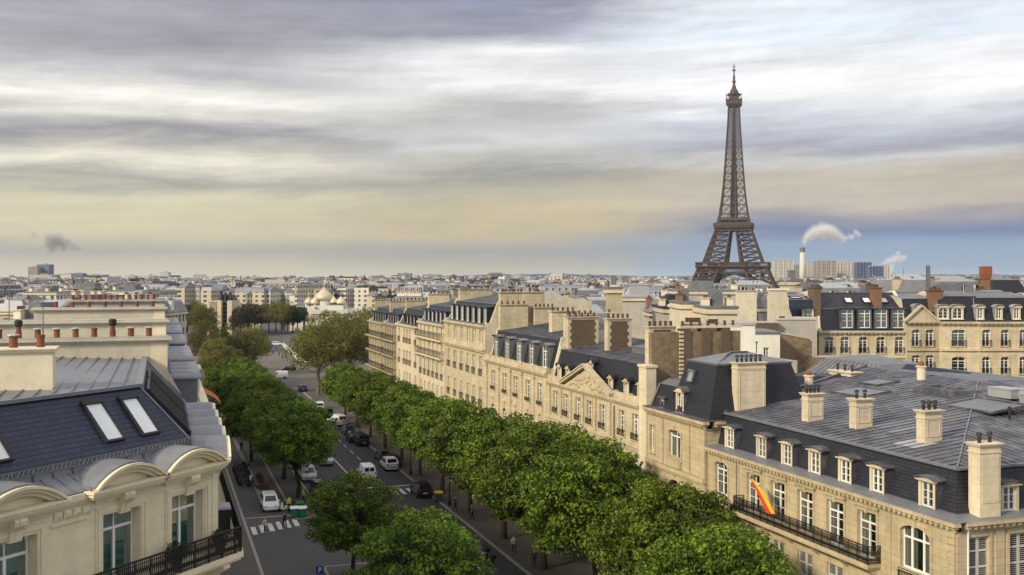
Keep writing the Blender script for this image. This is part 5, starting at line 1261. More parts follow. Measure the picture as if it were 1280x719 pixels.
# roofs behind the row along the avenue
MID = [
 (760, 778, 361, 170, 4, 'chimney_block', 'tall isolated cream chimney block with a dark cowl, in the middle of the zinc roofs', dict(flat=True, wallm='limestone_grey', chims=0)),
 (716, 768, 392, 150, 14, 'house', 'zinc roofed house just left of the tall isolated chimney block', dict(roofm='zinc', chims=2)),
 (776, 838, 372, 210, 20, 'house', 'broad flat pale zinc roof right of the tall isolated chimney block', dict(flat=True, roofm='zinc_pale', chims=2, wallm='plaster_grey')),
 (812, 836, 374, 190, 8, 'house', 'small house with an orange brown chimney on the broad zinc roofs', dict(roofm='zinc', chims=2, cmat='brick_orange')),
 (830, 866, 386, 165, 14, 'house', 'low blue zinc lean-to in front of the long grey wall', dict(flat=True, roofm='slate_blue', chims=1, wallm='plaster_grey')),
 (848, 924, 364, 225, 16, 'long_house', 'long blank grey concrete building below the iron tower', dict(flat=True, wallm='plaster_grey', chims=2)),
 (850, 874, 380, 150, 10, 'house', 'bright cream blank gable house below the long grey building', dict(flat=True, wallm='plaster_cream', chims=1)),
 (884, 922, 386, 140, 10, 'house', 'cream blank-sided house topped with a row of pots, left of the tower-foot wall', dict(flat=True, wallm='plaster_cream', chims=2)),
 (690, 720, 402, 138, 12, 'house', 'dark slate roofed house behind the pediment house', dict(roofm='slate', chims=2)),
 (640, 712, 372, 235, 20, 'house', 'long house with white dormers behind the pilaster house', dict(roofm='zinc', chims=3)),
 (600, 640, 369, 260, 20, 'house', 'house with a band of red pots behind the pilaster house chimneys', dict(roofm='zinc', chims=3, cmat='limestone')),
 (535, 572, 375, 225, 16, 'brown_house', 'dark brown flat-topped building with a cream end wall behind the iron-balconied house', dict(flat=True, wallm='brick_brown', chims=1)),
 (570, 606, 378, 215, 15, 'house', 'pale zinc roofed house right of the dark brown flat-topped building', dict(roofm='zinc_pale', chims=2)),
 (480, 534, 376, 290, 20, 'house', 'brown wooded terrace house behind the far right-row houses', dict(roofm='zinc_dark', chims=3)),
 (1130, 1176, 350, 200, 15, 'house', 'house with tall cream chimney left of the red brick vent tower', dict(roofm='zinc', chims=3, cmat='limestone')),
 (1170, 1232, 352, 215, 16, 'house', 'red-chimneyed house in front of the distant hills at right', dict(roofm='zinc', chims=4, cmat='brick_orange')),
 (1176, 1240, 372, 175, 16, 'house', 'wide grey zinc roof right behind the rounded corner house', dict(roofm='zinc', chims=2, cmat='brick_orange', flat=True)),
 (1240, 1282, 350, 210, 16, 'house', 'dark slate house at the right edge below the horizon', dict(roofm='slate', chims=3, cmat='plaster_grey')),
 (1236, 1290, 372, 165, 14, 'house', 'grey roofed house behind the small round white dormers', dict(roofm='zinc_dark', chims=2)),
 (1030, 1095, 360, 230, 16, 'house', 'rooftop with a line of brown pots under the high-rise cluster', dict(roofm='zinc', chims=4, cmat='brick_brown', wallm='city_grey')),
 (1094, 1140, 357, 220, 14, 'house', 'brown brick roof mass right of the pot-lined rooftop', dict(roofm='zinc_dark', chims=3, cmat='brick_brown')),
 (988, 1004, 352, 200, 8, 'house', 'narrow cream and dark shaft block under the white smoke stack', dict(flat=True, wallm='plaster_cream', chims=0)),
 (1003, 1040, 368, 190, 12, 'house', 'grey blank house right of the narrow shaft block', dict(flat=True, wallm='plaster_grey', chims=1)),
 (920, 970, 356, 300, 16, 'house', 'roof row with many pots directly at the foot of the iron tower', dict(roofm='zinc', chims=4)),
 (860, 930, 358, 420, 20, 'house', 'pale stone house left of the iron tower foot', dict(roofm='zinc_dark', chims=3)),
]
for px0, px1, yt, Y, d, nm, lab, k in MID: blk(px0, px1, yt, Y, d, nm, lab, **k)
r = thing('vent_tower', 'red brick vent tower with a wider head on the skyline at right', 'tower', at(1232, 200)); k = 200/F
mb = MB(); mb.taper(-5*k, 5*k, -.8, .8, 15, zat(349, 200), .2, .1); mb.build('shaft', 'brick_orange', r)
mb = MB(); mb.taper(-5.6*k, 5.6*k, -.9, .9, zat(343, 200), zat(333, 200), .0, 0); mb.taper(-4.4*k, 4.4*k, -.8, .8, zat(349, 200), zat(343, 200)-.003, -1.1*k, -.1); mb.build('head', 'rust_red', r)
r = thing('mast_block', 'grey-green slatted antenna box on a rooftop left of the brick vent tower', 'antenna', at(1160, 190)); k = 190/F
mb = MB(); mb.box(-1.6*k, 1.6*k, -.3, .3, 15, zat(332, 190)); mb.build('box', 'lead_grey', r)
mb = MB(); mb.tube((-2.2*k, 0, 20), (-2.2*k, 0, zat(331, 190)), .06); mb.tube((2.4*k, 0, 20), (2.4*k, 0, zat(334, 190)), .06); mb.build('mast', 'steel_grey', r)
# roofscape left of the avenue
LEFTR = [
 (0, 46, 404, 118, 14, 'grey flat-topped house with aerials at the left edge', dict(flat=True, wallm='plaster_grey', roofm='zinc', chims=2)),
 (40, 86, 404, 128, 12, 'cream house with blue skylit roof behind the second left house', dict(roofm='slate_blue', chims=2)),
 (84, 116, 388, 150, 12, 'white stuccoed house with a dark rooftop box, behind the red pots', dict(flat=True, wallm='plaster_white', chims=2)),
 (112, 150, 389, 160, 12, 'pale zinc house left of the thick pot row', dict(roofm='zinc_pale', chims=2)),
 (20, 80, 384, 190, 16, 'stone block with a row of small dormers, far left', dict(roofm='zinc', chims=3)),
 (82, 120, 372, 230, 16, 'stone block with a green terrace on top, left of the smoke', dict(flat=True, chims=3)),
 (0, 30, 376, 230, 16, 'pale house at the left edge under the skyline', dict(roofm='zinc_pale', chims=2)),
 (118, 168, 372, 250, 18, 'wide house with a pale blue zinc roof and dark dormer strip', dict(roofm='zinc', chims=3)),
 (150, 180, 376, 232, 14, 'white zinc roof block with a round dark cowl', dict(flat=True, roofm='zinc_pale', chims=3, wallm='plaster_white')),
 (176, 210, 378, 240, 14, 'house thick with orange-red pots left of the brown trees', dict(roofm='zinc', chims=4, cmat='plaster_white')),
 (30, 70, 366, 330, 18, 'long terrace-roofed apartment block in the left rooftops', dict(flat=True, wallm='city_white', chims=3)),
 (74, 130, 362, 350, 18, 'white balconied apartment block left of the dark terrace hedge', dict(flat=True, wallm='city_white', chims=2)),
 (134, 176, 364, 340, 18, 'dark flat-topped block above the wide blue zinc roof', dict(flat=True, wallm='city_grey', chims=2)),
]
for px0, px1, yt, Y, d, lab, k in LEFTR: blk(px0, px1, yt, Y, d, 'rooftop_house', lab, **k)
# ------------------------------------------------------------------ landmarks far off
def cathedral():
    Y = 560.; k = Y/F; r = thing('domed_church', 'white church with five pale golden onion domes beyond the olive trees', 'church', at(405, Y))
    mb = MB()
    mb.box(-22*k, -10*k, -4, 14, 0, zat(383, Y)); mb.box(-34*k, -24*k, -5, 9, 0, zat(383, Y)); mb.box(-13*k, 66*k, -8, 22, 0, zat(392, Y)); mb.box(-13*k, 66*k, -8.8, 22, zat(392, Y), zat(387, Y))
    mb.box(-15*k, 24*k, 0, 16, 0, zat(382, Y))
    for x, w in ((-22, 4), (-8, 4), (0, 8.5), (22, 4.5)): mb.lathe(x*k, 5, ((w*k, 5), (w*k, zat(379.5 if w < 8 else 375, Y))), 16)
    mb.build('wall', 'concrete_white', r)
    for x, yb, yt, w, cr in ((-20.5, 380, 370, 5.6, 0), (-13, 380, 370.5, 5.8, 0), (-2, 375.5, 358.5, 11.8, 1), (11, 379, 370, 5.0, 0), (20, 380, 370, 6.2, 0)):
        z0, z1 = zat(yb, Y), zat(yt, Y); H = z1-z0; W_ = w*k
        mb = MB(); mb.lathe(x*k, 5 if w > 8 else 3, [(W_*a, z0+H*b) for a, b in ((.82, 0), (.98, .08), (1., .2), (.93, .34), (.76, .48), (.5, .63), (.26, .78), (.1, .9), (.02, 1.))], 24)
        o = mb.build('dome', 'tower_gold', r, smooth=True); m2 = MB(); yy = 5 if w > 8 else 3; m2.bar((x*k, yy, z1-.1), (x*k, yy, z1+2.4), .25); m2.bar((x*k-.7, yy, z1+1.6), (x*k+.7, yy, z1+1.6), .22); m2.bar((x*k-.4, yy, z1+.9), (x*k+.4, yy, z1+1.), .2); m2.build('cross', 'tower_gold', o)
cathedral()
def twin_tower():
    Y = 470.; k = Y/F; r = thing('stone_gatehouse', 'pale stone block with two flat towers and a dark glazed bay, among the brown trees', 'building', at(279, Y))
    mb = MB(); zt = zat(378, Y)
    mb.box(-18*k, -8*k, 0, 14, 0, zt); mb.box(-6.5*k, -1.5*k, -1.5, 12, 0, zt+.8); mb.box(6*k, 12*k, -1.5, 12, 0, zt+.8); mb.box(-8*k, 13*k, 1.5, 14, 0, zt-1); mb.box(-26*k, -17.9*k, 2, 12, 0, zat(398, Y))
    for i in range(5): x = (-17+i*1.9)*k; mb.box(x, x+.25, -.4, .05, 2, zt-.5, 1)
    mb.box(-18.6*k, -7.5*k, -.5, 14.5, zt, zt+.6, 1); mb.build('wall', ('limestone_pale', 'limestone'), r)
    mb = MB(); mb.box(-1.4*k, 5.9*k, .9, 1.5, 3, zt-.5)
    for i in range(7): mb.box(-1.4*k, 5.9*k, .75, .9, 4+i*1.9, 4.3+i*1.9, 1)
    mb.build('glazed_bay', ('dark_glass', 'lead_grey'), r)
    mb = MB(); mb.taper(-7*k, 12*k, 2, 12, zt-1, zt+3.2, 1.5, 1.5); 
    for x in (-4, 1, 7): mb.taper((x-1.8)*k, (x+1.8)*k, 1.2, 4, zt-.9, zt+4.4, .3, .3)
    mb.build('roof', 'slate_blue', r)
twin_tower()
r = thing('bridge', 'wide road bridge with a pale parapet and grey steel side over the river', 'bridge', at(360, 400))
mb = MB(); mb.T = Matrix.Rotation(R(0), 4, 'Z'); a, b = at(354, 398)-at(360, 400), at(382, 310)-at(360, 400)
mb.bar((a.x, a.y, 1.0), (b.x, b.y, .9), .5, 1.3); mb.build('parapet', 'concrete_white', r)
mb = MB(); q0, q1 = at(372, 372), at(470, 372); o = at(360, 400)
for i, (yy, z) in enumerate(((372, 1.6), (384, 3.2))): A = at(362+i*4, yy)-o; B = at(480, yy+30)-o; mb.bar((A.x, A.y, z/2), (B.x, B.y, z/2), 1.2, z)
mb.build('side_girder', 'lead_grey', r)
# high-rise cluster, stack and steam
TW = [(967, 992, 326.5, 2150, 'tower_ribs', 'white ribbed high-rise, leftmost of the cluster behind the iron tower'), (989, 999.5, 331, 2260, 'tower_brown', 'short beige high-rise left of the white smoke stack'), (1006, 1020, 330, 2240, 'tower_ribs', 'pale striped high-rise just right of the white smoke stack'),
      (1021, 1045.5, 326.5, 2140, 'tower_brown', 'broad brown gridded high-rise, widest of the cluster'), (1046, 1064, 327.5, 2200, 'tower_ribs', 'grey ribbed high-rise right of the broad brown one'), (1067, 1074, 329, 2280, 'tower_brown', 'thin brown high-rise in the gap before the blue ones'),
      (1072, 1089, 328, 2180, 'tower_blue', 'dark blue striped high-rise'), (1088, 1104, 333, 2120, 'tower_blue', 'deep blue lower high-rise, bluest of the cluster'), (1100, 1112.5, 333, 2230, 'tower_ribs', 'slim grey high-rise at the right end of the cluster')]
for px0, px1, yt, Y, m, lab in TW:
    w = (px1-px0)*Y/F; p = at((px0+px1)/2, Y); zt = zat(yt, Y); r = thing('high_rise', lab, 'tower block', p, rnd.uniform(-.25, .25)*.3)
    mb = MB(); w2 = w/2*.97; mb.box(-w2, w2, 0, w*.8, 0, zt); n = 4
    for i in range(n+1): x = -w2+2*w2*i/n; mb.box(x-.9, x+.9, -.9, .0, 0, zt+.5, 1)
    mb.build('wall', (m, 'concrete_white' if m == 'tower_ribs' else 'blue_cladding' if m == 'tower_blue' else 'concrete'), r)
    mb = MB(); mb.box(-w2*.9, w2*.9, .5, w*.7, zt, zt+1.2); mb.box(-w*.18, w*.15, w*.2, w*.5, zt+1.2, zt+4); mb.build('roof', 'concrete', r)
blk(958, 1066, 347.5, 1900, 60, 'long_slab', 'long low white building at the foot of the high-rise cluster', flat=True, wallm='city_white', chims=0)
Y = 1850; r = thing('smoke_stack', 'tall white factory stack with a dark top, steaming beside the iron tower', 'chimney', at(1003, Y)); k = Y/F
mb = MB(); mb.lathe(0, 0, ((4.0*k, 0), (3.0*k, zat(315.5, Y))), 20); mb.build('shaft', 'concrete_white', r, smooth=True)
mb = MB(); mb.lathe(0, 0, ((3.15*k, zat(315.4, Y)), (3.0*k, zat(309.5, Y)), (2.2*k, zat(309.5, Y)), (2.2*k, zat(311, Y))), 20); mb.build('rim', 'lead_grey', r)
def plume(name, label, Y, pts, mat, dens, col):
    """soft vapour: a chain of overlapping puffs along a path, given as (column, row, radius in photo pixels)"""
    k = Y/F; p0 = at(pts[0][0], Y, zat(pts[0][1], Y)); mb = MB(); bm = MB()
    me = bpy.data.metaballs.new(name); me.resolution = 9; me.threshold = .06; puffs = []; smoke = name+'_'+mat
    for px, py, rr_ in pts:
        e = me.elements.new(); e.co = ((px-pts[0][0])*k, rr_*k*.3*math.sin(px), -(py-pts[0][1])*k); e.radius = rr_*k*2.15; puffs.append((e.co.copy(), rr_*k*1.6))
    tmp = bpy.data.objects.new('tmp', me); C.objects.link(tmp); bpy.context.view_layer.update()
    dg = bpy.context.evaluated_depsgraph_get(); m = bpy.data.meshes.new_from_object(tmp.evaluated_get(dg)); bpy.data.objects.remove(tmp); m.materials.clear(); smoke_mat(smoke, dens, col, puffs); m.materials.append(MAT[smoke])
    o = link(name, m, None, p0); o['kind'] = 'stuff'; o['label'] = label; return o
plume('steam', 'white steam drifting right from the stack', 1850, [(1003.5, 308, 2.2), (1005, 303, 3.5), (1008, 298, 4.6), (1013, 293.5, 6), (1020, 290, 7.5), (1028, 288.5, 8.5), (1036, 290, 8.5), (1043, 293, 7.5), (1050, 297, 6), (1056, 299, 4), (1064, 296, 3.4), (1070, 290, 3.6), (1074, 293, 3.2)], 'a', .22, (.98, .97, .95))
plume('steam', 'small low steam puff right of the high-rise cluster', 2300, [(1104, 331, 3.5), (1110, 327, 4.6), (1117, 324.5, 5.2), (1124, 324, 4.8), (1130, 323, 3.4), (1115, 333, 4), (1122, 317, 2.6), (1113, 338, 4)], 'b', .16, (.95, .96, .97))
plume('smoke', 'thin grey smoke above the twin tower blocks at left', 2600, [(62, 320, 2.5), (57, 316, 3), (64, 312, 5), (58, 307, 5), (66, 304, 8), (72, 299, 8), (62, 298, 7), (76, 305, 6), (84, 303, 6), (92, 308, 6), (98, 310, 4), (42, 293, 4), (80, 310, 5)], 'c', .14, (.62, .6, .57))
FAR = [(35, 47, 334, 2600, 'tower_brown', 'beige left half of the tall tower pair under the grey smoke'), (46, 61, 331, 2620, 'tower_blue', 'blue right half of the tall tower pair under the grey smoke'), (37, 66, 344, 2400, 'tower_ribs', 'pale slab in front of the tall tower pair'),
       (73, 90, 343, 2500, 'city_white', 'white apartment slab right of the tower pair'), (89, 103, 342, 2450, 'tower_blue', 'dark blue office block right of the white slab'), (102, 129, 344, 2470, 'tower_blue', 'long blue office slab on the left skyline'), (157, 168, 345, 2600, 'city_white', 'small pale tower before the ridge of blue roofs'),
       (180, 196, 345.5, 2500, 'tower_brown', 'ochre block at the end of the blue roofs'), (194, 219, 346, 2480, 'tower_blue', 'long low blue building on the left skyline'), (200, 210, 341, 2700, 'city_white', 'pale wedge-topped building behind the long low blue one'), (268, 290, 346, 2600, 'tower_brown', 'flat brownish block on the skyline above the gatehouse'),
       (497, 514, 342, 2500, 'tower_glass', 'grey-blue glass office block on the centre skyline'), (528, 546, 343.5, 2700, 'city_grey', 'rounded grey block right of the glass office block'), (467, 482, 353, 1300, 'concrete_white', 'white windowless flat-topped block on the centre skyline'), (293, 300, 350, 900, 'concrete_white', 'bright white slab wall above the brown trees'),
       (300, 372, 355, 800, 'city_stone', 'long pale flat building above the brown trees'), (415, 475, 366, 760, 'city_grey', 'long dark-roofed building with many dormers right of the domed church')]
for px0, px1, yt, Y, m, lab in FAR:
    w = (px1-px0)*Y/F; p = at((px0+px1)/2, Y); zt = zat(yt, Y); r = thing('far_block', lab, 'building', p, rnd.uniform(-.1, .1))
    mb = MB(); mb.box(-w/2, w/2, 0, min(w, 40), 0, zt); mb.build('wall', m, r); mb = MB(); mb.box(-w/2-.4, w/2+.4, -.4, min(w, 40)+.4, zt+.01, zt+1.1); mb.box(-w*.1, w*.25, 5, 12, zt+1.1, zt+3.4); mb.build('roof', 'zinc_dark' if 'dark-roofed' in lab else 'concrete', r)
Y = 1500; k = Y/F; r = thing('domed_tower', 'small dark domed clock tower on the centre skyline', 'tower', at(455, Y))
mb = MB(); mb.box(-4*k, 4*k, 0, 9, 0, zat(355, Y)); mb.taper(-4.4*k, 4.4*k, -.5, 9.5, zat(357, Y), zat(355, Y), -.4, -.4); mb.build('wall', 'city_stone', r)
mb = MB(); mb.lathe(0, 4.5, [(4.2*k, zat(355, Y)), (4.4*k, zat(352, Y)), (3.4*k, zat(348.5, Y)), (1.2*k, zat(346.5, Y)), (.8*k, zat(345, Y)), (.1, zat(343, Y))], 12); mb.build('dome', 'slate', r)
Y = 1700; k = Y/F; r = thing('gold_dome_church', 'small church with a pale yellow dome on the hazy centre skyline', 'church', at(611, Y))
mb = MB(); mb.box(-8*k, 8*k, 0, 20, 0, zat(358, Y)); mb.lathe(0, 6, ((4*k, 5), (4*k, zat(355, Y))), 14); mb.build('wall', 'city_stone', r)
mb = MB(); mb.lathe(0, 6, [(4.2*k, zat(355, Y)), (3.9*k, zat(352.5, Y)), (2.6*k, zat(350.5, Y)), (1.*k, zat(349.5, Y)), (.1, zat(346.5, Y))], 14); mb.build('dome', 'stone_cream', r)
Y = 1250; k = Y/F; r = thing('needle_spire', 'thin church spire on the centre skyline right of the white block', 'church', at(577, Y))
mb = MB(); mb.box(-2.2*k, 2.2*k, 0, 5, 0, zat(358, Y)); mb.build('wall', 'city_stone', r); mb = MB(); mb.lathe(0, 2.5, ((2.4*k, zat(358, Y)), (.15, zat(349, Y))), 8); mb.build('spire', 'lead_grey', r)

# ------------------------------------------------------------------ the city in between: separate houses, then one far mass
cr = random.Random(21)
def place_name(px):
    for a, b, n in ((0, 90, 'under the tall tower pair'), (90, 240, 'under the long blue slabs'), (240, 330, 'behind the stone gatehouse'), (330, 430, 'behind the domed church'), (430, 520, 'below the dark domed clock tower'), (520, 640, 'below the pale yellow dome'), (640, 760, 'below the distant wooded ridge'), (760, 860, 'left of the iron tower'), (860, 980, 'at the iron tower foot'), (980, 1110, 'in front of the high-rise cluster'), (1110, 1290, 'under the hills at right')):
        if px < b: return n
    return n
WN = {'city_stone': 'cream', 'city_white': 'whitish', 'city_grey': 'grey', 'plaster_cream': 'blank-sided cream'}
RN = {'zinc': 'grey zinc', 'slate': 'dark slate', 'zinc_pale': 'pale zinc', 'zinc_dark': 'dark zinc'}
bands = [(230, 300, 52), (300, 400, 66), (400, 540, 80), (540, 760, 92)]
for Y0, Y1, n in bands:
    for i in range(n):
        px = (i+cr.random())*1290/n; Y = cr.uniform(Y0, Y1)
        if 170 < px < 500 and Y < 680: continue
        if px < 250 and Y < 360: continue
        p = at(px, Y); s = p.x*D.x+p.y*D.y; t = p.x*Rr.x+p.y*Rr.y
        if -4 < t < 68 and s < 330: continue
        w = cr.uniform(10, 22); d = cr.uniform(9, 14); rise = cr.uniform(2.2, 4.); top = cr.uniform(15.5, 20.) if Y < 400 else cr.uniform(17, 22.5)
        wm = cr.choice(('city_stone', 'city_stone', 'city_white', 'city_grey', 'city_grey')); rm = cr.choice(('zinc', 'zinc', 'slate', 'zinc_pale', 'zinc_dark')); fl = cr.random() < .12
        lim = 361 if 835 < px < 1000 else 353; top = min(top, zat(lim, Y)-.6)
        lab = f"{WN[wm]} house with a {'flat top' if fl else RN[rm]+' roof'}, {'nearer' if Y < 400 else 'farther'}, {place_name(px)}"
        block('city_house', lab, p.x, p.y, cr.choice((0, .25, -.3, .6, -.7, 1.2))+cr.uniform(-.1, .1), w, d, top-rise, wm, rm, rise, chims=cr.choice((1, 2, 3)), group='houses of the city '+place_name(px), flat=fl, rr=cr, cmax=zat(lim-2, Y), detail=Y < 420, cmat=cr.choice(('stone_cream', 'limestone_grey', 'brick_brown', 'plaster_grey')))
mb = MB(); cr2 = random.Random(8)
for i in range(6400):
    Y = 700+2300*cr2.random()**1.2; px = cr2.uniform(-20, 1300)
    if 210 < px < 250 and Y < 700: continue
    p = at(px, Y); a = cr2.uniform(0, 3.14); w = cr2.uniform(8, 26); d = cr2.uniform(8, 13); h = cr2.gauss(17.5, 2.6)
    if Y < 1000 and h > 21: h = 19
    if 842 < px < 988 and Y < 1520: h = min(h, zat(362, Y)-3.2)
    if Y > 1500 and cr2.random() < .03: h += cr2.uniform(3, 10)
    mb.T = Matrix.Translation(p) @ Matrix.Rotation(a, 4, 'Z'); q = cr2.random(); wm = 0 if q < .5 else 1 if q < .8 else 2
    mb.box(-w/2, w/2, -d/2, d/2, 0, h, wm)
    if cr2.random() < .85:
        rm = cr2.choice((3, 3, 4, 5)); e = cr2.uniform(1.6, 3.4); mb.taper(-w/2-.2, w/2+.2, -d/2-.2, d/2+.2, h, h+e, 1.2, cr2.choice((1.4, d*.42)), rm)
        for j in range(cr2.choice((0, 1, 2))): x = cr2.choice((-w/2+.6, w/2-.6, 0)); mb.box(x-.5, x+.5, -d*.25, d*.15, h, h+e+1.4, cr2.choice((0, 1, 6)))
o = mb.build('far_city', ('city_stone', 'city_white', 'city_grey', 'zinc', 'slate', 'zinc_pale', 'brick_orange')); o['kind'] = 'stuff'; o['label'] = 'distant mass of city rooftops under the horizon'
mb = MB(); c4 = random.Random(33)
for i in range(420):                                                         # tree tops between the far roofs
    Y = 420+2600*c4.random()**1.3; px = c4.uniform(-10, 1290)
    if 200 < px < 480 and Y < 700: continue
    p = at(px, Y); R0 = c4.uniform(2.5, 5.5); z = min(c4.uniform(10, 17), zat(364, Y) if 842 < px < 988 else 99); tone = c4.random()
    for q in range(6):
        o_ = Vector((c4.gauss(0, R0), c4.gauss(0, R0), c4.gauss(0, 1.4)))
        for j in range(16):
            c_ = p+o_+Vector((c4.gauss(0, 1.2), c4.gauss(0, 1.2), z+c4.gauss(0, 1.))); u = Vector((c4.gauss(0, 1), c4.gauss(0, 1), c4.gauss(0, .6))).normalized()*c4.uniform(.5, 1.3); v = u.cross(Vector((c4.gauss(0, 1), c4.gauss(0, 1), 1)))*.8
            mb.add([c_-u, c_-v, c_+u, c_+v], ((0, 1, 2, 3),), 0 if tone < .6 else 1); mb.att += [tone*.6+.4*c4.random()]*4
o = mb.build('far_trees', ('leaf_dark', 'leaf_plane')); o['kind'] = 'stuff'; o['label'] = 'scattered tree tops among the distant rooftops'
# farthest suburbs on the slopes and wooded ridges
def ridge(name, pts, Y, depth, seed):
    mb = MB(); rr = random.Random(seed); n = 120; P = []
    xs = [p[0] for p in pts]
    for i in range(n+1):
        px = xs[0]+(xs[-1]-xs[0])*i/n
        for (a, b), (c, d) in zip(pts, pts[1:]):
            if a <= px <= c: py = b+(d-b)*(px-a)/(c-a); break
        P.append((px, py+rr.uniform(-.35, .35)))
    rows = [(Y-depth, 0.), (Y-depth*.6, .35), (Y-depth*.25, .8), (Y, 1.), (Y+depth*.4, .8), (Y+depth, .0)]
    V = [at(px, y0, max(-.5, zat(py, Y))*f-.5) if False else Vector((at(px, y0).x, y0, max(0, zat(py, Y))*f-.5+rr.uniform(-2, 2)*f*(1-f)*4)) for (y0, f) in rows for px, py in P]
    mb.add(V, [(r_*(n+1)+i, r_*(n+1)+i+1, (r_+1)*(n+1)+i+1, (r_+1)*(n+1)+i) for r_ in range(len(rows)-1) for i in range(n)])
    return struct(mb.build(name, 'hill_wood', smooth=True))
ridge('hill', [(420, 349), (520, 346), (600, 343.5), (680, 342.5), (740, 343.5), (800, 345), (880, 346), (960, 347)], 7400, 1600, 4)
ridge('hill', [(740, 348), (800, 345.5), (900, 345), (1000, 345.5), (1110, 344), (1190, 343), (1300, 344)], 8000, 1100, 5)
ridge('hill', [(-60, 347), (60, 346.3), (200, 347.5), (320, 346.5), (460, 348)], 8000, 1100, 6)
mb = MB(); c3 = random.Random(2)
for i in range(420):
    px = c3.uniform(380, 1290); f = c3.random(); Y = 5600+2000*f; zz = max(0, 6+(52 if px < 760 else 34)*max(0, (Y-5900)/1700)*.75*min(1, max(.2, 1-abs(px-680)/420) if px < 960 else .6)); p = at(px, Y, zz)
    mb.T = Matrix.Translation(p); w = c3.uniform(12, 30); mb.box(-w/2, w/2, 0, 12, -12, c3.uniform(5, 13), c3.choice((0, 1, 1, 2)))
o = mb.build('far_suburb', ('city_stone', 'city_white', 'city_grey')); o['kind'] = 'stuff'; o['label'] = 'pale specks of suburb on the distant ridge'
# ------------------------------------------------------------------ trees
def crown_mesh(name, seed, rx, rz, zc, nl, per, leaf, mat, lobe=(.9, 1.6), inner=.35, flat=.72, up=.5, top=1.0):
    """many small leaf faces spread over the shells of separate boughs, with gaps between the boughs"""
    rr = random.Random(seed); mb = MB(); att = []
    L = []; tries = 0
    while len(L) < nl and tries < 8000:
        tries += 1
        d = Vector((rr.gauss(0, 1), rr.gauss(0, 1), rr.gauss(0, 1)*.9)).normalized()
        if d.z < -.78: continue
        f = inner+(1-inner)*rr.random()**.5
        e = 1+.16*math.sin(3*math.atan2(d.y, d.x)+seed)+.1*math.sin(5*math.atan2(d.y, d.x)+2*seed)
        c = Vector((d.x*rx*f*e, d.y*rx*f*e, d.z*rz*f*(top if d.z > 0 else .8))); r = rr.uniform(*lobe)
        if any((c-c2).length < (r+r2)*.42 for c2, r2 in L): continue
        L.append((c, r))
    for c, r in L:
        tone = rr.random()
        for i in range(int(per*(r/lobe[1])**2)):
            d = Vector((rr.gauss(0, 1), rr.gauss(0, 1), rr.gauss(.35, .9))).normalized()
            q = r*rr.uniform(.62, 1.06); p = c+Vector((d.x*q, d.y*q, d.z*q*flat+rr.uniform(-.1, .1)))+Vector((0, 0, zc))
            n = (d+Vector((rr.gauss(0, .5), rr.gauss(0, .5), rr.gauss(up, .5)))).normalized()
            u = n.cross(Vector((rr.gauss(0, 1), rr.gauss(0, 1), rr.gauss(0, 1)))).normalized(); w = n.cross(u)
            s = leaf*rr.uniform(.6, 1.35); dz = -n*s*.22
            o = len(mb.v); mb.v += [tuple(p-u*s*.55+dz), tuple(p-w*s*.36), tuple(p+u*s*.55+dz), tuple(p+w*s*.36)]; mb.f.append((o, o+1, o+2, o+3)); mb.m.append(0)
            att += [min(1, max(0, tone*.6+.4*rr.random()))]*4
    mb.att = att; return mb.mesh(name, (mat,)), L
def trunk_mesh(name, L, zc, h0, r0, mat, seed, bend=.5):
    rr = random.Random(seed); mb = MB(); P = [Vector((0, 0, -.1)), Vector((rr.uniform(-.1, .1), rr.uniform(-.1, .1), h0*.5)), Vector((rr.uniform(-.2, .2), rr.uniform(-.2, .2), h0)), Vector((rr.uniform(-.5, .5), rr.uniform(-.5, .5), zc+.5))]
    R_ = [r0*1.25, r0, r0*.85, r0*.4]
    for a, b, u, v in zip(P, P[1:], R_, R_[1:]): mb.tube(a, b, u, v, 8)
    for c, r in L:
        if rr.random() < .7:
            b = c+Vector((0, 0, zc)); a = P[2].lerp(P[3], rr.random()*.7); m = a.lerp(b, .5)+Vector((0, 0, -.25*bend)); mb.tube(a, m, r0*.3, r0*.18, 5); mb.tube(m, b, r0*.18, r0*.06, 5)
    return mb.mesh(name, (mat,))
PROTO = {}
for k in range(4):
    zc = 6.7; cm, L = crown_mesh('crown', 40+k, 4.5, 4.5, zc, 230, 150, .27, 'leaf_chestnut', (.45, 1.05), .5, .62, .7)
    PROTO['c', k] = (cm, trunk_mesh('trunk', L, zc, 3.2, .24, 'bark', k))
for k in range(3):
    zc = 6.7; cm, L = crown_mesh('crown', 140+k, 4.5, 4.5, zc, 250, 190, .24, 'leaf_chestnut', (.45, 1.05), .5, .62, .7)
    PROTO['n', k] = (cm, trunk_mesh('trunk', L, zc, 3.2, .24, 'bark', 20+k))
for k in range(3):
    zc = 11.0; cm, L = crown_mesh('crown', 70+k, 6.6, 7.4, zc, 105, 130, .42, 'leaf_plane', (1.1, 2.0), .2, .9, .1)
    PROTO['p', k] = (cm, trunk_mesh('trunk', L, zc, 5.0, .4, 'bark_pale', 50+k))
for k in range(2):
    zc = 8.; cm, L = crown_mesh('crown', 90+k, 5.2, 5.6, zc, 70, 110, .6, 'leaf_brown', (1.1, 2.0), .2, .9, .2)
    PROTO['b', k] = (cm, trunk_mesh('trunk', L, zc, 3.5, .35, 'bark', 60+k))
    cm, L = crown_mesh('crown', 95+k, 5.0, 5.0, zc, 64, 110, .6, 'leaf_dark', (1.1, 2.0), .2, .9, .3)
    PROTO['d', k] = (cm, trunk_mesh('trunk', L, zc, 3.5, .35, 'bark', 66+k))
tr = random.Random(17)
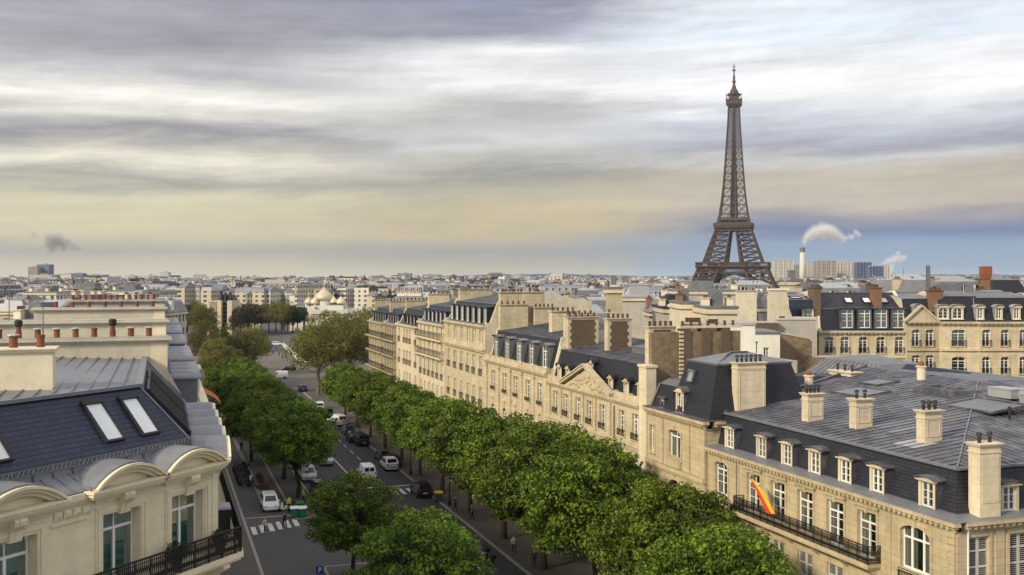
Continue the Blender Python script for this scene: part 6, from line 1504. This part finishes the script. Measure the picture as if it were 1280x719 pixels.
def tree(kind, x, y, sc, label, name='avenue_tree', group=None, k=None, sz=1., z=.1):
    n = sum(1 for q in PROTO if q[0] == kind); cm, tm = PROTO[kind, tr.randrange(n) if k is None else k]
    r = thing(name, label, 'tree', (x, y, z), tr.uniform(0, 6.28), group); r.scale = (sc, sc, sc*sz)
    link('trunk', tm, r); link('crown', cm, r)
ords = ('nearest', 'second', 'third', 'fourth', 'fifth', 'sixth', 'seventh', 'eighth', 'ninth', 'tenth', 'eleventh', 'twelfth', 'thirteenth', 'fourteenth', 'fifteenth')
nxt = ('in front of the mansion flag', 'below the mansion end and the pavilion', 'in front of the arched pavilion window', 'before the party wall by the pavilion', 'in front of the pediment house door side', 'below the carved pediment', 'before the left end of the pediment house', 'below the tall pilasters', 'before the box dormers house', 'in front of the ledge house', 'before the ledge house far end', 'before the long iron balconies', 'before the grouped-window house', 'near the last right-row houses', 'at the far end beside the olive trees')
Yr = [64.5, 73.5, 84.5, 95.5, 106.7, 118.5, 130, 141, 152, 163, 174.5, 186, 197.5]
for i, Y in enumerate(Yr):
    t = 33.4 if i > 2 else (33.0, 34.2, 33.6)[i]; s = (Y-t*.3206)/.9472; p = st(s, t)
    h = (1.0, 1.08, 1.18, 1.2, 1.12, 1.09, 1.02, 1.0, .98, .98, .96, .94, .92)[i]
    tree('n' if i < 4 else 'c', p.x, p.y, h*1.03, f'{ords[i]} green chestnut of the right row, {nxt[i]}', group='chestnuts along the right pavement', k=i % (3 if i < 4 else 4))
for i, (Y, t, h, lab) in enumerate(((70.5, 16.6, .98, 'bright green chestnut at the bottom edge, right of its darker neighbour'), (91., 16.0, .86, 'darker chestnut overhanging the grey crossroads beside the parking sign'))):
    p = st((Y-t*.3206)/.9472, t); tree('n', p.x, p.y, h, lab, group='chestnuts of the near median', k=i+1)
for i, (Y, t, h) in enumerate(((126.5, 15.9, 1.04), (138, 15.6, 1.0), (150, 15.8, .98), (162, 15.6, .98), (175, 15.6, .96), (188, 15.5, .95), (201, 15.6, .94), (214, 15.8, .92))):
    p = st((Y-t*.3206)/.9472, t); tree('c', p.x, p.y, h, f'{ords[i]} chestnut of the left median row, counted from the green bins', group='chestnuts of the left median', k=(i+2) % 4)
for i, (Y, t, h) in enumerate(((152, 12.6, .9), (178, 12.2, .88), (205, 11.6, .86))):
    p = st((Y-t*.3206)/.9472, t); tree('c', p.x, p.y, h, f'{("near", "middle", "far")[i]} chestnut on the kerb island left of the median row', group='chestnuts of the kerb island', k=(i+1) % 4)
PL = [(398, 236, .96, 'tall olive-green plane tree, left one of the pair before the last right-row house'), (437, 246, 1.02, 'tall olive-green plane tree, right one of the pair before the last right-row house'), (418, 262, 1.0, 'olive plane tree behind the tall pair at the avenue end'),
      (296, 262, .80, 'pale green plane tree on the gravel square left of the avenue'), (272, 232, .72, 'pale feathery plane tree nearest the blue zinc roofs'), (318, 285, .74, 'pale green plane tree beside the bridge approach'), (258, 290, .8, 'yellowish plane tree behind the left-row roofs')]
for i, (px, Y, h, lab) in enumerate(PL): p = at(px, Y); tree('p', p.x, p.y, h, lab, 'plane_tree', 'plane trees at the square', k=i % 3)
p = at(392, 330); tree('c', p.x, p.y, 1.0, 'single dark green round tree in front of the domed church', 'round_tree')
p = at(305, 250); tree('d', p.x, p.y, .62, 'dark green tree at the far end of the left median row', 'round_tree')
QB = [(234, 500, 'b'), (242, 540, 'p'), (250, 470, 'p'), (256, 430, 'p'), (302, 505, 'b'), (310, 520, 'b'), (318, 500, 'b'), (326, 515, 'b'), (336, 500, 'p'), (345, 505, 'p'), (352, 490, 'p'), (359, 500, 'p'), (366, 495, 'd'), (300, 470, 'b'), (372, 520, 'd')]
for i, (px, Y, kd) in enumerate(QB):
    p = at(px, Y); c_ = {'b': 'brown bare-twigged', 'p': 'olive green', 'd': 'dark green'}[kd]
    tree(kd, p.x, p.y, .95 if kd != 'p' else .80, f'{c_} riverside tree {"left" if px < 262 else "right"} of the stone gatehouse', 'quay_tree', f'{c_} trees on the river quay {"left" if px < 262 else "right"} of the gatehouse')
for i in range(9):
    px = 462+i*9; Y = 300+(i*37 % 60); p = at(px, Y+60); tree('b' if i % 3 else 'p', p.x, p.y, .9, 'brown-green tree among the roofs behind the last right-row house', 'garden_tree', 'trees behind the right row')

# ------------------------------------------------------------------ vehicles
def car(label, loc, rz, kind='hatch', paint='car_white', cat='car', L=None, Wd=None, name=None):
    prof = {'hatch': (4.1, 1.76, [(-2.05, .55, .98, .98), (-1.95, .3, .98, 1.02), (-1.55, .28, 1.0, 1.46), (-.2, .28, .98, 1.52), (.55, .28, .95, 1.44), (1.15, .28, .92, .96), (1.9, .3, .74, .76), (2.05, .45, .6, .62)]),
            'mpv': (4.3, 1.84, [(-2.15, .5, 1.05, 1.05), (-2.08, .3, 1.08, 1.5), (-1.8, .28, 1.1, 1.70), (0, .28, 1.06, 1.74), (.75, .28, 1.02, 1.64), (1.4, .28, 1.0, 1.04), (2.0, .3, .82, .84), (2.15, .45, .62, .64)]),
            'van': (4.5, 1.86, [(-2.25, .4, 1.1, 1.1), (-2.2, .3, 1.12, 1.78), (-2.0, .28, 1.12, 1.86), (.4, .28, 1.1, 1.88), (.95, .28, 1.06, 1.70), (1.55, .28, 1.02, 1.08), (2.1, .3, .86, .9), (2.25, .45, .6, .64)]),
            'suv': (4.5, 1.88, [(-2.25, .6, 1.05, 1.05), (-2.15, .35, 1.08, 1.12), (-1.8, .32, 1.1, 1.66), (-.2, .32, 1.06, 1.72), (.6, .32, 1.02, 1.62), (1.2, .32, 1.0, 1.05), (2.1, .36, .86, .88), (2.25, .5, .66, .68)])}[kind]
    L0, W0, S_ = prof; hw = W0/2
    r = thing(name or ('parked_car' if cat == 'car' else 'van'), label, cat, loc, rz)
    b = MB(); g = MB()
    def sec(x, zb, zl, zr, k):
        f = 1 if 0 < k < len(S_)-1 else .86; w = hw*f; wr = w*(.80 if zr > zl+.2 else .97)
        return [(x, w*.93, zb), (x, w, zb+.18), (x, w*1.0, zl), (x, wr, zr), (x, wr*.8, zr+(.05 if zr > zl+.2 else .03))]
    SS = [sec(*q, k) for k, q in enumerate(S_)]
    for k, (A, B) in enumerate(zip(SS, SS[1:])):
        za, zb_ = S_[k], S_[k+1]
        for sg in (1, -1):
            m = lambda p: (p[0], sg*p[1], p[2])
            for j in range(4):
                a, c, d, e = m(A[j]), m(B[j]), m(B[j+1]), m(A[j+1])
                side = j == 2 and max(za[3]-za[2], zb_[3]-zb_[2]) > .3
                if side and not (kind == 'van' and S_[k+1][0] < .5):
                    b.q(a, c, d, e)
                    def ins(u, v): 
                        P = [Vector(q) for q in (a, c, d, e)]; lo = P[0].lerp(P[1], u); hi = P[3].lerp(P[2], u); q = lo.lerp(hi, v); return (q.x, q.y+sg*.012, q.z)
                    g.q(ins(.06, .1), ins(.94, .1), ins(.94, .86), ins(.06, .86))
                else: b.q(a, c, d, e)
        a, c = A[4], B[4]; steep = abs(za[3]-zb_[3]) > .3
        P = [(a[0], a[1], a[2]), (c[0], c[1], c[2]), (c[0], -c[1], c[2]), (a[0], -a[1], a[2])]
        b.q(*P)
        if steep and not (kind == 'van' and za[0] < -1):
            V = [Vector(q) for q in P]; n = (V[1]-V[0]).cross(V[3]-V[0]).normalized(); n = n if n.z > 0 else -n
            e = lambda u, v: tuple(V[0].lerp(V[1], u).lerp(V[3].lerp(V[2], u), v)+n*.014); g.q(e(.08, .03), e(.92, .03), e(.92, .97), e(.08, .97))
    for k in (0, -1): A = SS[k]; b.poly([(p[0], p[1], p[2]) for p in A]+[(p[0], -p[1], p[2]) for p in A[::-1]])
    x0 = S_[0][0]; b.box(x0-.03, S_[-1][0]+.03, -hw*.82, hw*.82, .3, .5)
    if kind == 'van':
        for y0, y1 in ((-.62, -.06), (.06, .62)): g.q((-2.262, y0, 1.2), (-2.262, y1, 1.2), (-2.225, y1*.95, 1.66), (-2.225, y0*.95, 1.66))
    b.build('body', paint, r); g.build('windows', 'dark_glass', r)
    for sx in (-1, 1):
        for sy in (-1, 1):
            w = MB(); x, y = sx*L0*.31, sy*(hw-.09); w.tube((x, y-.11, .32), (x, y+.11, .32), .32, None, 16); wo = w.build('wheel', 'rubber', r)
            w = MB(); w.tube((x, y+sy*.10, .32), (x, y+sy*.118, .32), .2, .17, 12); w.build('rim', 'steel_grey', wo)
    xf = S_[-2][0]+.06
    for sy in (-1, 1):
        m = MB(); m.box(xf-.1, xf+.1, sy*hw*.62-.18, sy*hw*.62+.18, .62, .78); m.build('headlight', 'frosted_glass', r)
        m = MB(); m.box(x0-.015, x0+.12, sy*hw*.78-.09, sy*hw*.78+.09, .78, 1.04); m.build('tail_light', 'car_red', r)
        m = MB(); m.box(.75, .93, sy*(hw+.1)-.09, sy*(hw+.1)+.09, .98, 1.12); m.build('wing_mirror', paint, r)
    m = MB(); m.box(xf-.02, xf+.075, -.28, .28, .42, .52); m.box(x0-.045, x0-.02, -.26, .26, .6, .71); m.build('number_plate', 'white_plastic', r)
    return r
toward = A_D+math.pi
def gpt(px, py, dY=0): p = gnd(px, py); return Vector((p.x, p.y+dY, .02))
CARS = [(337, 636, toward, 'mpv', 'car_white', 'car', 'small white people carrier driving up to the zebra crossing'),
 (458, 597, A_D, 'van', 'car_white', 'van', 'white panel van seen from behind on the wide avenue'),
 (421, 531, A_D+R(20), 'van', 'car_white', 'van', 'white panel van parked farther down at the right kerb under the trees'),
 (406.5, 580, toward, 'hatch', 'car_silver', 'car', 'silver hatchback coming towards the camera beside the centre line'),
 (384, 599, toward, 'suv', 'car_white', 'car', 'white car with a black windscreen parked by the median trunks'),
 (398, 617, toward, 'hatch', 'car_black', 'car', 'black hatchback half hidden by the near dark chestnut'),
 (441, 552, A_D, 'hatch', 'car_black', 'car', 'left one of two black cars waiting at the right kerb'),
 (452, 556, A_D, 'suv', 'car_black', 'car', 'right one of two black cars waiting at the right kerb'),
 (526, 619, A_D, 'suv', 'car_black', 'car', 'black car at the right kerb beside the zebra crossing and yellow-lidded bin'),
 (378, 489, A_D, 'hatch', 'car_navy', 'car', 'dark blue car far down the avenue'),
 (349.5, 473, A_D+R(80), 'van', 'car_white', 'van', 'white van crossing at the far end of the avenue'),
 (361, 464, A_D+R(85), 'hatch', 'car_black', 'car', 'dark car crossing ahead of the bridge'),
 (294, 524, toward, 'hatch', 'car_grey', 'car', 'grey car on the service road below the orange awning'),
 (295, 537, toward, 'hatch', 'car_white', 'car', 'white car on the service road below the left-row zinc dormers'),
 (478, 575, A_D, 'hatch', 'car_grey', 'car', 'dark grey car parked in tree shade right of the white van'),
 (490, 583, A_D, 'suv', 'car_black', 'car', 'black car parked in tree shade near the right kerb')]
pc = random.Random(12)
for i in range(11):
    s = 140+i*7.9; kd = pc.choice(('hatch', 'hatch', 'suv', 'mpv')); pt = pc.choice(('car_black', 'car_grey', 'car_silver', 'car_white', 'car_navy', 'car_black')); p = st(s, 18.7 if i != 2 else 18.8, .02)
    car(f'{pt[4:]} {dict(hatch="hatchback", suv="tall estate", mpv="people carrier")[kd]} parked in the line along the median', p, toward+pc.uniform(-.02, .02), kd, pt)['group'] = 'cars parked along the median'
for i in range(13):
    s = 144+i*5.7; kd = pc.choice(('hatch', 'suv', 'mpv')); pt = pc.choice(('car_black', 'car_grey', 'car_silver', 'car_white', 'car_navy', 'car_red'))
    if (s > 147 and s < 166) or i % 2: continue
    car(f'{pt[4:]} {dict(hatch="hatchback", suv="tall estate", mpv="people carrier")[kd]} parked in the line at the right kerb under the trees', st(s, 30.5, .02), A_D, kd, pt)['group'] = 'cars parked at the right kerb'
for px, py, rz, kd, pt, cat, lab in CARS: car(lab, gpt(px, py), rz, kd, pt, cat)
for i, (px, py, pt) in enumerate(((306, 417.5, 'car_white'), (313, 417, 'car_white'), (322, 416.5, 'car_white'), (336, 418, 'car_silver'), (346, 418, 'car_white'), (268, 419, 'car_red'), (274, 421, 'car_white'), (281, 420, 'car_grey'))):
    p = at(px, 402+(i % 3)*6); car(('white van of the quay traffic', 'white van of the quay traffic', 'white van of the quay traffic', 'silver car crossing the bridge mouth', 'white car right of the silver one on the quay', 'red car on the quay below the gatehouse', 'white car on the quay below the gatehouse', 'grey car on the quay below the gatehouse')[i], Vector((p.x, p.y, .02)), R(5), 'van' if i < 3 else 'hatch', pt, 'van' if i < 3 else 'car', name='quay_van' if i < 3 else 'quay_car')
    if i < 3: C.objects[-1]; 
for o in [q for q in C.objects if q.name.startswith('quay_van')]: o['group'] = 'white vans on the quay'
def motorbike(label, loc, rz, col, group=None):
    r = thing('motor_scooter', label, 'scooter', loc, rz, group); b = MB()
    b.taper(-.75, .1, -.17, .17, .42, .78, .06, .04); b.bar((.1, 0, .32), (.42, 0, .36), .3, .1); b.taper(.38, .56, -.22, .22, .32, .98, .05, .04); b.bar((.5, 0, .9), (.62, 0, .34), .09); b.bar((.44, -.33, 1.02), (.44, .33, 1.02), .05); b.build('body', col, r)
    s = MB(); s.taper(-.72, .05, -.15, .15, .782, .88, .06, .02); s.build('seat', 'rubber', r); s = MB(); s.box(-1.0, -.66, -.2, .2, .88, 1.2); s.build('top_box', 'car_black', r)
    for x in (-.52, .66): w = MB(); w.tube((x, -.06, .26), (x, .06, .26), .26, None, 14); w.build('wheel', 'rubber', r)
for i in range(9):
    p = st(137+i*1.5, 10.3); motorbike(f'parked scooter on the left service-road kerb, dark row', (p.x, p.y, .16), A_D+R(70)+.2*math.sin(i*3), ('car_black', 'car_grey', 'car_navy')[i % 3], 'scooters in a row on the service-road kerb')
for px, py, lab, c_ in ((604, 699, 'pale scooter with a rider box at the right kerb, bottom of the avenue', 'car_silver'), (590, 689, 'light scooter peeking from behind the bright near chestnut', 'car_white'), (611, 708, 'black scooter nearest the bottom edge at the right kerb', 'car_black')): motorbike(lab, gpt(px, py), A_D+R(15), c_)
motorbike('white scooter parked left of the green bins', gpt(357, 640), A_D+R(60), 'car_white')
# ------------------------------------------------------------------ street furniture
def bin_(label, loc, rz, lid, lidopen=False):
    r = thing('waste_bin', label, 'bin', loc, rz); b = MB(); b.taper(-.38, .38, -.4, .4, .16, 1.1, -.05, -.05); b.box(-.45, .45, -.48, .48, 1.06, 1.12); b.build('body', 'green_plastic' if lid != 'yellow_plastic' else 'car_grey', r)
    b = MB(); n = 8; A = [(-.5*math.cos(math.pi*i/n), 1.122+.24*math.sin(math.pi*i/n)) for i in range(n+1)]; b.extx(A, -.46, .46); b.build('lid', lid, r)
    for x in (-.3, .3):
        for y in (-.32, .32): w = MB(); w.tube((x, y-.04, .09), (x, y+.04, .09), .09, None, 10); w.build('wheel', 'rubber', r)
bin_('green-lidded waste container on the median, behind the white-topped ones', gpt(374.5, 641), A_D+R(90), 'green_plastic')
bin_('dark green container with a white lid, left of two by the kerb', gpt(368, 648), A_D+R(85), 'white_plastic')
bin_('dark green container with a white lid, right of two by the kerb', gpt(378, 648), A_D+R(92), 'white_plastic')
bin_('yellow-lidded grey recycling bin beside the black car at the right kerb', gpt(548, 628), A_D+R(90), 'yellow_plastic')
r = thing('flower_box', 'long brown timber planter with low rusty shrubs on the kerb island', 'planter', gpt(325, 607), A_D)
b = MB(); b.box(-3, 3, -.7, .7, 0, .62); b.box(-3.06, 3.06, -.76, .76, .5, .64); b.build('box', 'wood_brown', r); b = MB()
for i in range(14): leaves(b, (-2.7+i*.42, .1*math.sin(i), .85), .42, 90, .17, i)
b.att = [random.random() for _ in b.v]; b.build('foliage', 'leaf_brown', r)
def parking_sign():
    r = thing('parking_sign', 'blue square parking sign with a white letter P on a post', 'sign', gpt(400, 741), 0)
    p = r.location; Y = p.y; zt = zat(707.5, Y); b = MB(); b.tube((0, .04, 0), (0, .04, zt), .035, None, 8); b.build('post', 'steel_grey', r)
    b = MB(); h = .34; zc = zt-.38; b.box(-h, h, -.02, .0, zc-h, zc+h); o = b.build('panel', 'sign_blue', r)
    cu = bpy.data.curves.new('P', 'FONT'); cu.body = 'P'; cu.size = .62; cu.align_x = 'CENTER'; cu.align_y = 'CENTER'; cu.extrude = .004
    to = bpy.data.objects.new('tmp', cu); C.objects.link(to); bpy.context.view_layer.update(); me = bpy.data.meshes.new_from_object(to.evaluated_get(bpy.context.evaluated_depsgraph_get())); bpy.data.objects.remove(to)
    me.materials.clear(); me.materials.append(MAT['white_plastic']); q = link('letter', me, o, (0, -.027, zc)); q.rotation_euler = (R(90), 0, 0)
parking_sign()
def lamp(label, loc, h=6.2, grp=None):
    r = thing('street_lamp', label, 'street lamp', loc, 0, grp); b = MB(); b.lathe(0, 0, ((.22, 0), (.2, .5), (.11, .7), (.07, 1.2), (.05, h), (.09, h+.02)), 10); b.build('post', 'iron', r)
    b = MB(); b.lathe(0, 0, ((.1, h), (.2, h+.55), (.22, h+.57), (.1, h+.72), (.02, h+.85)), 8); b.build('lantern', 'frosted_glass', r)
for i, (s, t) in enumerate(((150, 18.), (186, 18.), (118, 32.2), (138, 32.2), (176, 32.2))): p = st(s, t); lamp(f'dark street lamp at the {"median edge" if t < 20 else "right kerb"}, {("near the parked white car", "half way down the median", "by the yellow-lidded bin", "opposite the white van", "near the two black cars")[i]}', (p.x, p.y, .14))
r = thing('pole_sign', 'small red and white traffic sign on a post at the median', 'sign', gpt(383.5, 606), 0); b = MB(); b.tube((0, 0, 0), (0, 0, 3.0), .035, None, 8); b.build('post', 'steel_grey', r)
b = MB(); b.tube((0, -.06, 2.55), (0, -.03, 2.55), .32, None, 18); o = b.build('disc', 'car_red', r); b = MB(); b.box(-.22, .22, -.068, -.062, 2.48, 2.62); b.build('bar', 'white_plastic', o); b = MB(); b.box(-.25, .25, -.05, -.03, 1.75, 2.1); b.build('plate', 'white_plastic', r)
# ------------------------------------------------------------------ people
def person(label, loc, rz, top, legs, stride=.22, arm=.2, group=None):
    J = [(0, 0, .95), (0, 0, 1.18), (0, 0, 1.42), (0, 0, 1.53), (0, .01, 1.66), (.0, 0, 1.46)]
    V = [(0, 0, .95), (0, 0, 1.2), (0, 0, 1.43), (0, -.01, 1.54), (0, -.02, 1.68),
         (.1, 0, .9), (.11, -stride*.5, .5), (.11, -stride+.06, .08), (.11, -stride-.1, .05), (-.1, 0, .9), (-.11, stride*.35, .5), (-.11, stride, .09), (-.11, stride-.14, .05),
         (.19, 0, 1.40), (.25, arm*.4, 1.14), (.26, -arm*.3, .9), (.26, -arm*.5, .80), (-.19, 0, 1.40), (-.25, -arm*.4, 1.14), (-.26, -arm*1.2, .92), (-.26, -arm*1.5, .83)]
    Ed = [(0, 1), (1, 2), (2, 3), (3, 4), (0, 5), (5, 6), (6, 7), (7, 8), (0, 9), (9, 10), (10, 11), (11, 12), (2, 13), (13, 14), (14, 15), (15, 16), (2, 17), (17, 18), (18, 19), (19, 20)]
    rad = [.15, .14, .15, .06, .105, .095, .075, .05, .04, .095, .075, .05, .04, .075, .055, .04, .035, .075, .055, .04, .035]
    me = bpy.data.meshes.new('person'); me.from_pydata(V, Ed, []); o = bpy.data.objects.new('tmp', me); C.objects.link(o)
    m = o.modifiers.new('skin', 'SKIN'); 
    for i, q in enumerate(me.skin_vertices[0].data if me.skin_vertices else []): q.radius = (rad[i], rad[i]*.8); q.use_root = i == 0
    if not me.skin_vertices: return
    o.modifiers.new('sub', 'SUBSURF').levels = 1; o.modifiers['sub'].render_levels = 1
    bpy.context.view_layer.update(); m2 = bpy.data.meshes.new_from_object(o.evaluated_get(bpy.context.evaluated_depsgraph_get())); bpy.data.objects.remove(o)
    m2.materials.clear()
    for q in ('skin', top, legs, 'hair'): m2.materials.append(MAT[q])
    for f in m2.polygons:
        z = f.center.z; x = abs(f.center.x); f.material_index = 3 if z > 1.69 or (z > 1.6 and f.center.y > .02) else 0 if z > 1.50 or (x > .2 and z < .87 and z > .7) else 1 if z > .93 or x > .2 else 2
    r = link('person', m2, None, loc, rz); tag(r, label, 'person', group)
for px, py, lab, tp, rz in ((361.5, 641, 'person in a bright yellow vest bending between the scooter and the bins', 'hivis', .4), (379, 630, 'person in a yellow-green top standing behind the green bin', 'hivis', 2.), (314, 610, 'pedestrian in pale clothes walking beside the brown planter', 'white_plastic', 1.), (668, 712, 'pedestrian in dark clothes on the right pavement at the bottom edge', 'cloth_navy', 0.), (569, 641, 'pedestrian in dark clothes under the right row trees, near the yellow bin', 'cloth_navy', 1.5)):
    person(lab, gpt(px, py)+Vector((0, 0, .12)), rz, tp, 'cloth_navy')
for px, py, lab, tp in ((302, 566, 'pedestrian in a navy coat on the left pavement below the zinc dormers', 'cloth_navy'), (291, 548, 'pedestrian in red on the left pavement near the grey car', 'car_red'), (311, 590, 'pedestrian in grey standing by the row of scooters', 'car_grey'), (331, 668, 'pedestrian in white on the zebra crossing of the service road', 'white_plastic'), (356, 661, 'pedestrian in dark navy on the zebra crossing near the bins', 'cloth_navy'), (590, 652, 'pedestrian in grey on the right pavement between two trunks', 'car_grey'), (642, 694, 'pedestrian in silver-grey near the bottom of the right pavement', 'car_silver')):
    person(lab, gpt(px, py)+Vector((0, 0, .02 if 'zebra' in lab else .14)), px*.7, tp, 'cloth_navy')
for i, (px, Y) in enumerate(((338, 372), (341, 360), (345, 381), (349, 352), (334, 366), (353, 345))):
    p = at(px, Y); person('tiny pedestrian in dark clothes on the bridge approach', (p.x, p.y, .02), i, ('cloth_navy', 'car_red', 'white_plastic')[i % 3] if False else 'cloth_navy', 'cloth_navy', group='pedestrians on the bridge approach')
# ------------------------------------------------------------------ air
m_, g_ = newmat('haze')
v_ = g_.n('ShaderNodeVolumePrincipled', i_Color=(.60, .70, .90, 1), i_Density=HAZE, i_Anisotropy=.2) if (HAZE := 4.4e-5) else None
g_.n('ShaderNodeOutputMaterial', i_Volume=v_.outputs[0])
mb = MB(); mb.box(-7000, 7000, -180, 9800, -2.5, 345); h_ = mb.build('haze', 'haze'); h_['kind'] = 'stuff'; h_['label'] = 'thin blue haze over the far city'
